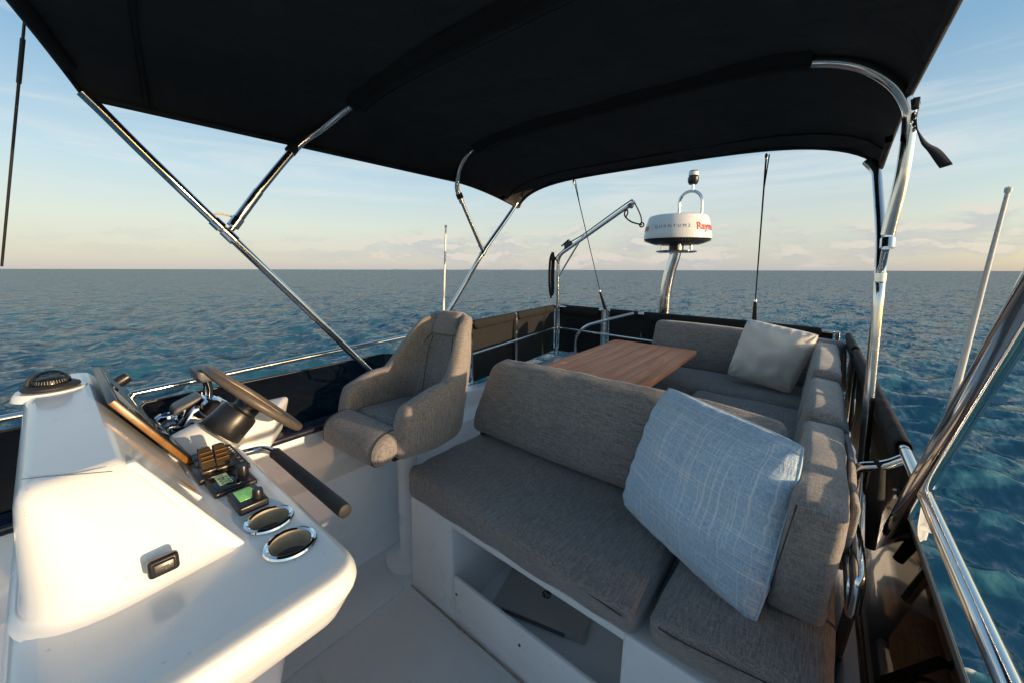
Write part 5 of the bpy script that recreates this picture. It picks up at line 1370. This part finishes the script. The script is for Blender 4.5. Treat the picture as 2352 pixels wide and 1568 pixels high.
# ------------------------------------------------------------------ radar
def build_radar():
    y = 3.5; X0 = (at(1483, 545, 'Y', y)[0]+at(1634, 545, 'Y', y)[0])/2
    r_ = empty('radar', (X0, y, .6), 'white radar dome with red and grey lettering on a curved chrome mast at the stern', 'radar')
    zb = 1.690
    zt = zb+.215
    RB = (at(1634, 545, 'Y', y)[0]-at(1483, 545, 'Y', y)[0])/2
    f = RB/.275
    prof = [(.0, zb+.012), (.262*f, zb+.012), (.273*f, zb+.020), (.2745*f, zb+.045), (.272*f, zb+.060), (.262*f, zb+.12), (.244*f, zb+.190), (.232*f, zb+.210), (.205*f, zb+.219), (.10*f, zb+.226), (0, zb+.228)]
    d = lathe('dome', prof, M_whiteP, r_, 72, (X0, y, 0))
    un = lathe('underbody', [(.10*f, zb-.034), (.20*f, zb-.020), (.262*f, zb+.004), (.2725*f, zb+.018), (.262*f, zb+.0118), (.0, zb+.0119)], M_blk, r_, 72, (X0, y, 0))
    V, F = [], []
    for k in range(72):
        a = 2*math.pi*k/72; b0 = len(V)
        for (rr, zz) in ((.165*f, zb-.030), (.262*f, zb-.001), (.270*f, zb+.012)):
            for dd in (-.012, .012): V.append((X0+(rr+.004)*math.cos(a+dd*(.27/rr)*f), y+(rr+.004)*math.sin(a+dd*(.27/rr)*f), zz-.003))
        for j in range(2): F.append((b0+2*j, b0+2*j+1, b0+2*j+3, b0+2*j+2))
    link('cooling_ribs', mesh('cooling_ribs', V, F), M_grey, un, smooth=False, kind='stuff')
    lathe('mount_plate', [(0, zb-.098), (.14*f, zb-.098), (.165*f, zb-.092), (.168*f, zb-.085), (.165*f, zb-.078), (0, zb-.074)], M_steel, r_, 48, (X0, y, 0))
    for a in (.5, 2.1, 3.6, 5.2): tube('mount_stud', [(X0+.12*math.cos(a), y+.12*math.sin(a), zb-.08), (X0+.12*math.cos(a), y+.12*math.sin(a), zb-.02)], .012, M_steel, r_, 10)
    lathe('mount_block', [(0, zb-.08), (.06, zb-.08), (.06, zb-.03), (0, zb-.03)], M_blk, r_, 24, (X0, y, 0))
    # curved mast and its foot collar
    mp = [at(1523, 742, 'Y', y), at(1528, 680, 'Y', y), at(1537, 630, 'Y', y), at(1549, 590, 'Y', y), at(1556, 562, 'Y', y)]
    b = Vector(mp[0]); mp = [(b.x-.012, y, .10), (b.x-.004, y, .7)]+mp
    tube('mast', catmull(mp[:2]+mp[2:], 6), .047, M_steel, r_, 28)
    q = Vector(at(1527, 680, 'Y', y)); q2 = Vector(mp[2])
    tube('mast_collar', [q, q2, (b.x-.012, y, .60)], .050, M_steel, r_, 28)
    lathe('mast_foot', [(0, 0), (.09, 0), (.09, .012), (.055, .02), (0, .02)], M_chrome, r_, 24, (b.x-.012, y, .60))
    # guard hoop and stern light on top
    hz = zt+.0
    h0 = at(1559, 487, 'Y', y); h1 = at(1611, 487, 'Y', y); zz = at(1585, 440, 'Y', y)[2]
    xa, xb = h0[0], h1[0]; xc = (xa+xb)/2; rad = (xb-xa)/2
    pts = [(xa, y, hz)]+[(xc-rad*math.cos(math.pi*k/14), y, zz-rad+rad*math.sin(math.pi*k/14)) for k in range(15)]+[(xb, y, hz)]
    tube('hoop', pts, .0125, M_steel, r_, 14)
    lx = at(1592, 420, 'Y', y)[0]
    tube('light_stem', [(lx, y, zz-.005), (lx, y, zz+.06)], .012, M_steel, r_, 12)
    li = lathe('navigation_light', [(0, 0), (.032, 0), (.034, .006), (.042, .02), (.042, .055), (.036, .062), (.034, .105), (.030, .110), (0, .112)], M_blk, r_, 28, (lx, y, zz+.055))
    lathe('lens', [(.0365, .070), (.0375, .073), (.0375, .098), (.036, .101)], M_whiteP, li, 28, (lx, y, zz+.055))
    # lettering wrapped round the dome: angle measured from the side facing the camera
    view = math.atan2(-y, -X0)
    def prof_r(z):
        ps = prof[3:8]
        for (r0, z0), (r1, z1) in zip(ps, ps[1:]):
            if z0 <= z <= z1: return r0+(r1-r0)*(z-z0)/(z1-z0)
        return ps[0][0]
    def wrap(ac, zc):
        def fn(a, b):
            z = zc+b; rr = prof_r(z)+.0022; an = view+ac+a/(.26*f); return (X0+rr*math.cos(an), y+rr*math.sin(an), z)
        return fn
    txt('model_lettering', 'QUANTUM2', .036, M_ink, d, wrap(R(-10), zb+.112), spacing=1.65, bold=-.0004)
    txt('brand_lettering', 'Raymarine', .080, M_red, d, wrap(R(70), zb+.110), spacing=1.0, bold=.0022)
    txt('brand_lettering', 'Raymarine', .080, M_red, d, wrap(R(-97), zb+.110), spacing=1.0, bold=.0022)
build_radar()

# ------------------------------------------------------------------ antennas
def antenna(pts, radii, label, foot):
    a = empty('whip_antenna', foot, label, 'antenna')
    tube('whip', pts, radii, M_whiteP, a, 14)
    t_ = Vector(pts[-1]); d = (Vector(pts[-1])-Vector(pts[-2])).normalized()
    lathe('tip_cap', [(0, 0), (radii[-1]*1.5, .0), (radii[-1]*1.7, .006), (radii[-1]*1.6, .016), (0, .020)], M_whiteP, a, 14, t_-d*.004, d)
    tube('base_ferrule', [foot, Vector(foot)+(Vector(pts[1])-Vector(foot)).normalized()*.12], radii[0]*1.5, M_chrome, a, 14)
    return a
b0 = Vector(at(1018, 735, 'X', -2.08)); t0 = Vector(at(1024, 522, 'X', -2.08))
antenna([b0+(b0-t0)*.8, b0, (b0+t0)/2, t0], [.009, .009, .007, .0055], 'short white whip antenna rising from behind the helm chair', tuple(b0+(b0-t0)*.8))
b0 = Vector(at(2175, 970, 'X', .45)); t0 = Vector(at(2315, 440, 'X', .45))
antenna([b0+(b0-t0)*.5, b0, (b0+t0)/2, t0], [.013, .0125, .009, .0055], 'long white whip antenna leaning over the water at the far right', tuple(b0+(b0-t0)*.5))

# ------------------------------------------------------------------ deck hardware outboard of the cushions
def build_deck_bits():
    c = Vector(at(2018, 1385, 'Z', .47))
    l = empty('deck_latch', (c.x, c.y, .455), 'dark smoked latch fitting on the side deck under the big slanting pole', 'latch')
    a = Vector((.10, -1, 0)).normalized(); b = Vector((1, .1, 0)).normalized()
    def q(s, t_, z): p = c+a*s+b*t_; return (p.x, p.y, z)
    hexa('base', [q(-.11, -.028, .452), q(.11, -.028, .452), q(.11, .028, .452), q(-.11, .028, .452), q(-.09, -.020, .478), q(.10, -.016, .472), q(.10, .016, .472), q(-.09, .020, .478)], .010, M_blk, l, 4, 3)
    hexa('handle', [q(-.06, -.012, .478), q(.05, -.010, .475), q(.05, .010, .475), q(-.06, .012, .478), q(-.05, -.008, .492), q(.045, -.007, .487), q(.045, .007, .487), q(-.05, .008, .492)], .004, M_gloss, l, 3, 1)
    tube('latch_ring', [q(.10+.018*math.cos(t_), .014*math.sin(t_), .470) for t_ in [2*math.pi*k/16 for k in range(16)]], .004, M_blk, l, 8, True)
    f = empty('hose_fitting', at(2125, 1215, 'X', .47), 'translucent white hose tee fitting beyond the bronze windscreen edge', 'fitting')
    p0 = Vector(at(2130, 1150, 'X', .47)); p1 = Vector(at(2118, 1235, 'X', .47)); p2 = Vector(at(2142, 1215, 'X', .46)); pm = Vector(at(2121, 1212, 'X', .47))
    tube('fitting_body', [p0, pm, p1], [.017, .019, .014], M_whiteP, f, 16)
    tube('branch', [pm, p2+(p2-pm)*.15], [.014, .014], M_whiteP, f, 16)
    tube('collar', [p2, p2+(p2-pm)*.2], .018, M_whiteP, f, 16)
    tube('bracket', [p1+Vector((0, 0, .005)), p1+Vector((-.03, 0, -.06)), (.41, p1.y, .33)], .010, M_whiteP, f, 10)
    w_ = empty('wing_panel', (.24, 2.5, .5), 'pale grey wedge of moulding between the aft canopy leg and the water', 'moulding')
    P = [Vector(at(x, y, 'X', .26)) for (x, y) in ((2028, 1045), (2060, 1098), (2030, 1115), (2020, 1060))]
    hexa('wedge', [P[3]+Vector((-.01, 0, 0)), P[3]+Vector((.01, 0, 0)), P[2]+Vector((.01, 0, 0)), P[2]+Vector((-.01, 0, 0)), P[0]+Vector((-.01, 0, 0)), P[0]+Vector((.01, 0, 0)), P[1]+Vector((.01, 0, 0)), P[1]+Vector((-.01, 0, 0))], .004, M_gel2, w_, 2, 2)
build_deck_bits()
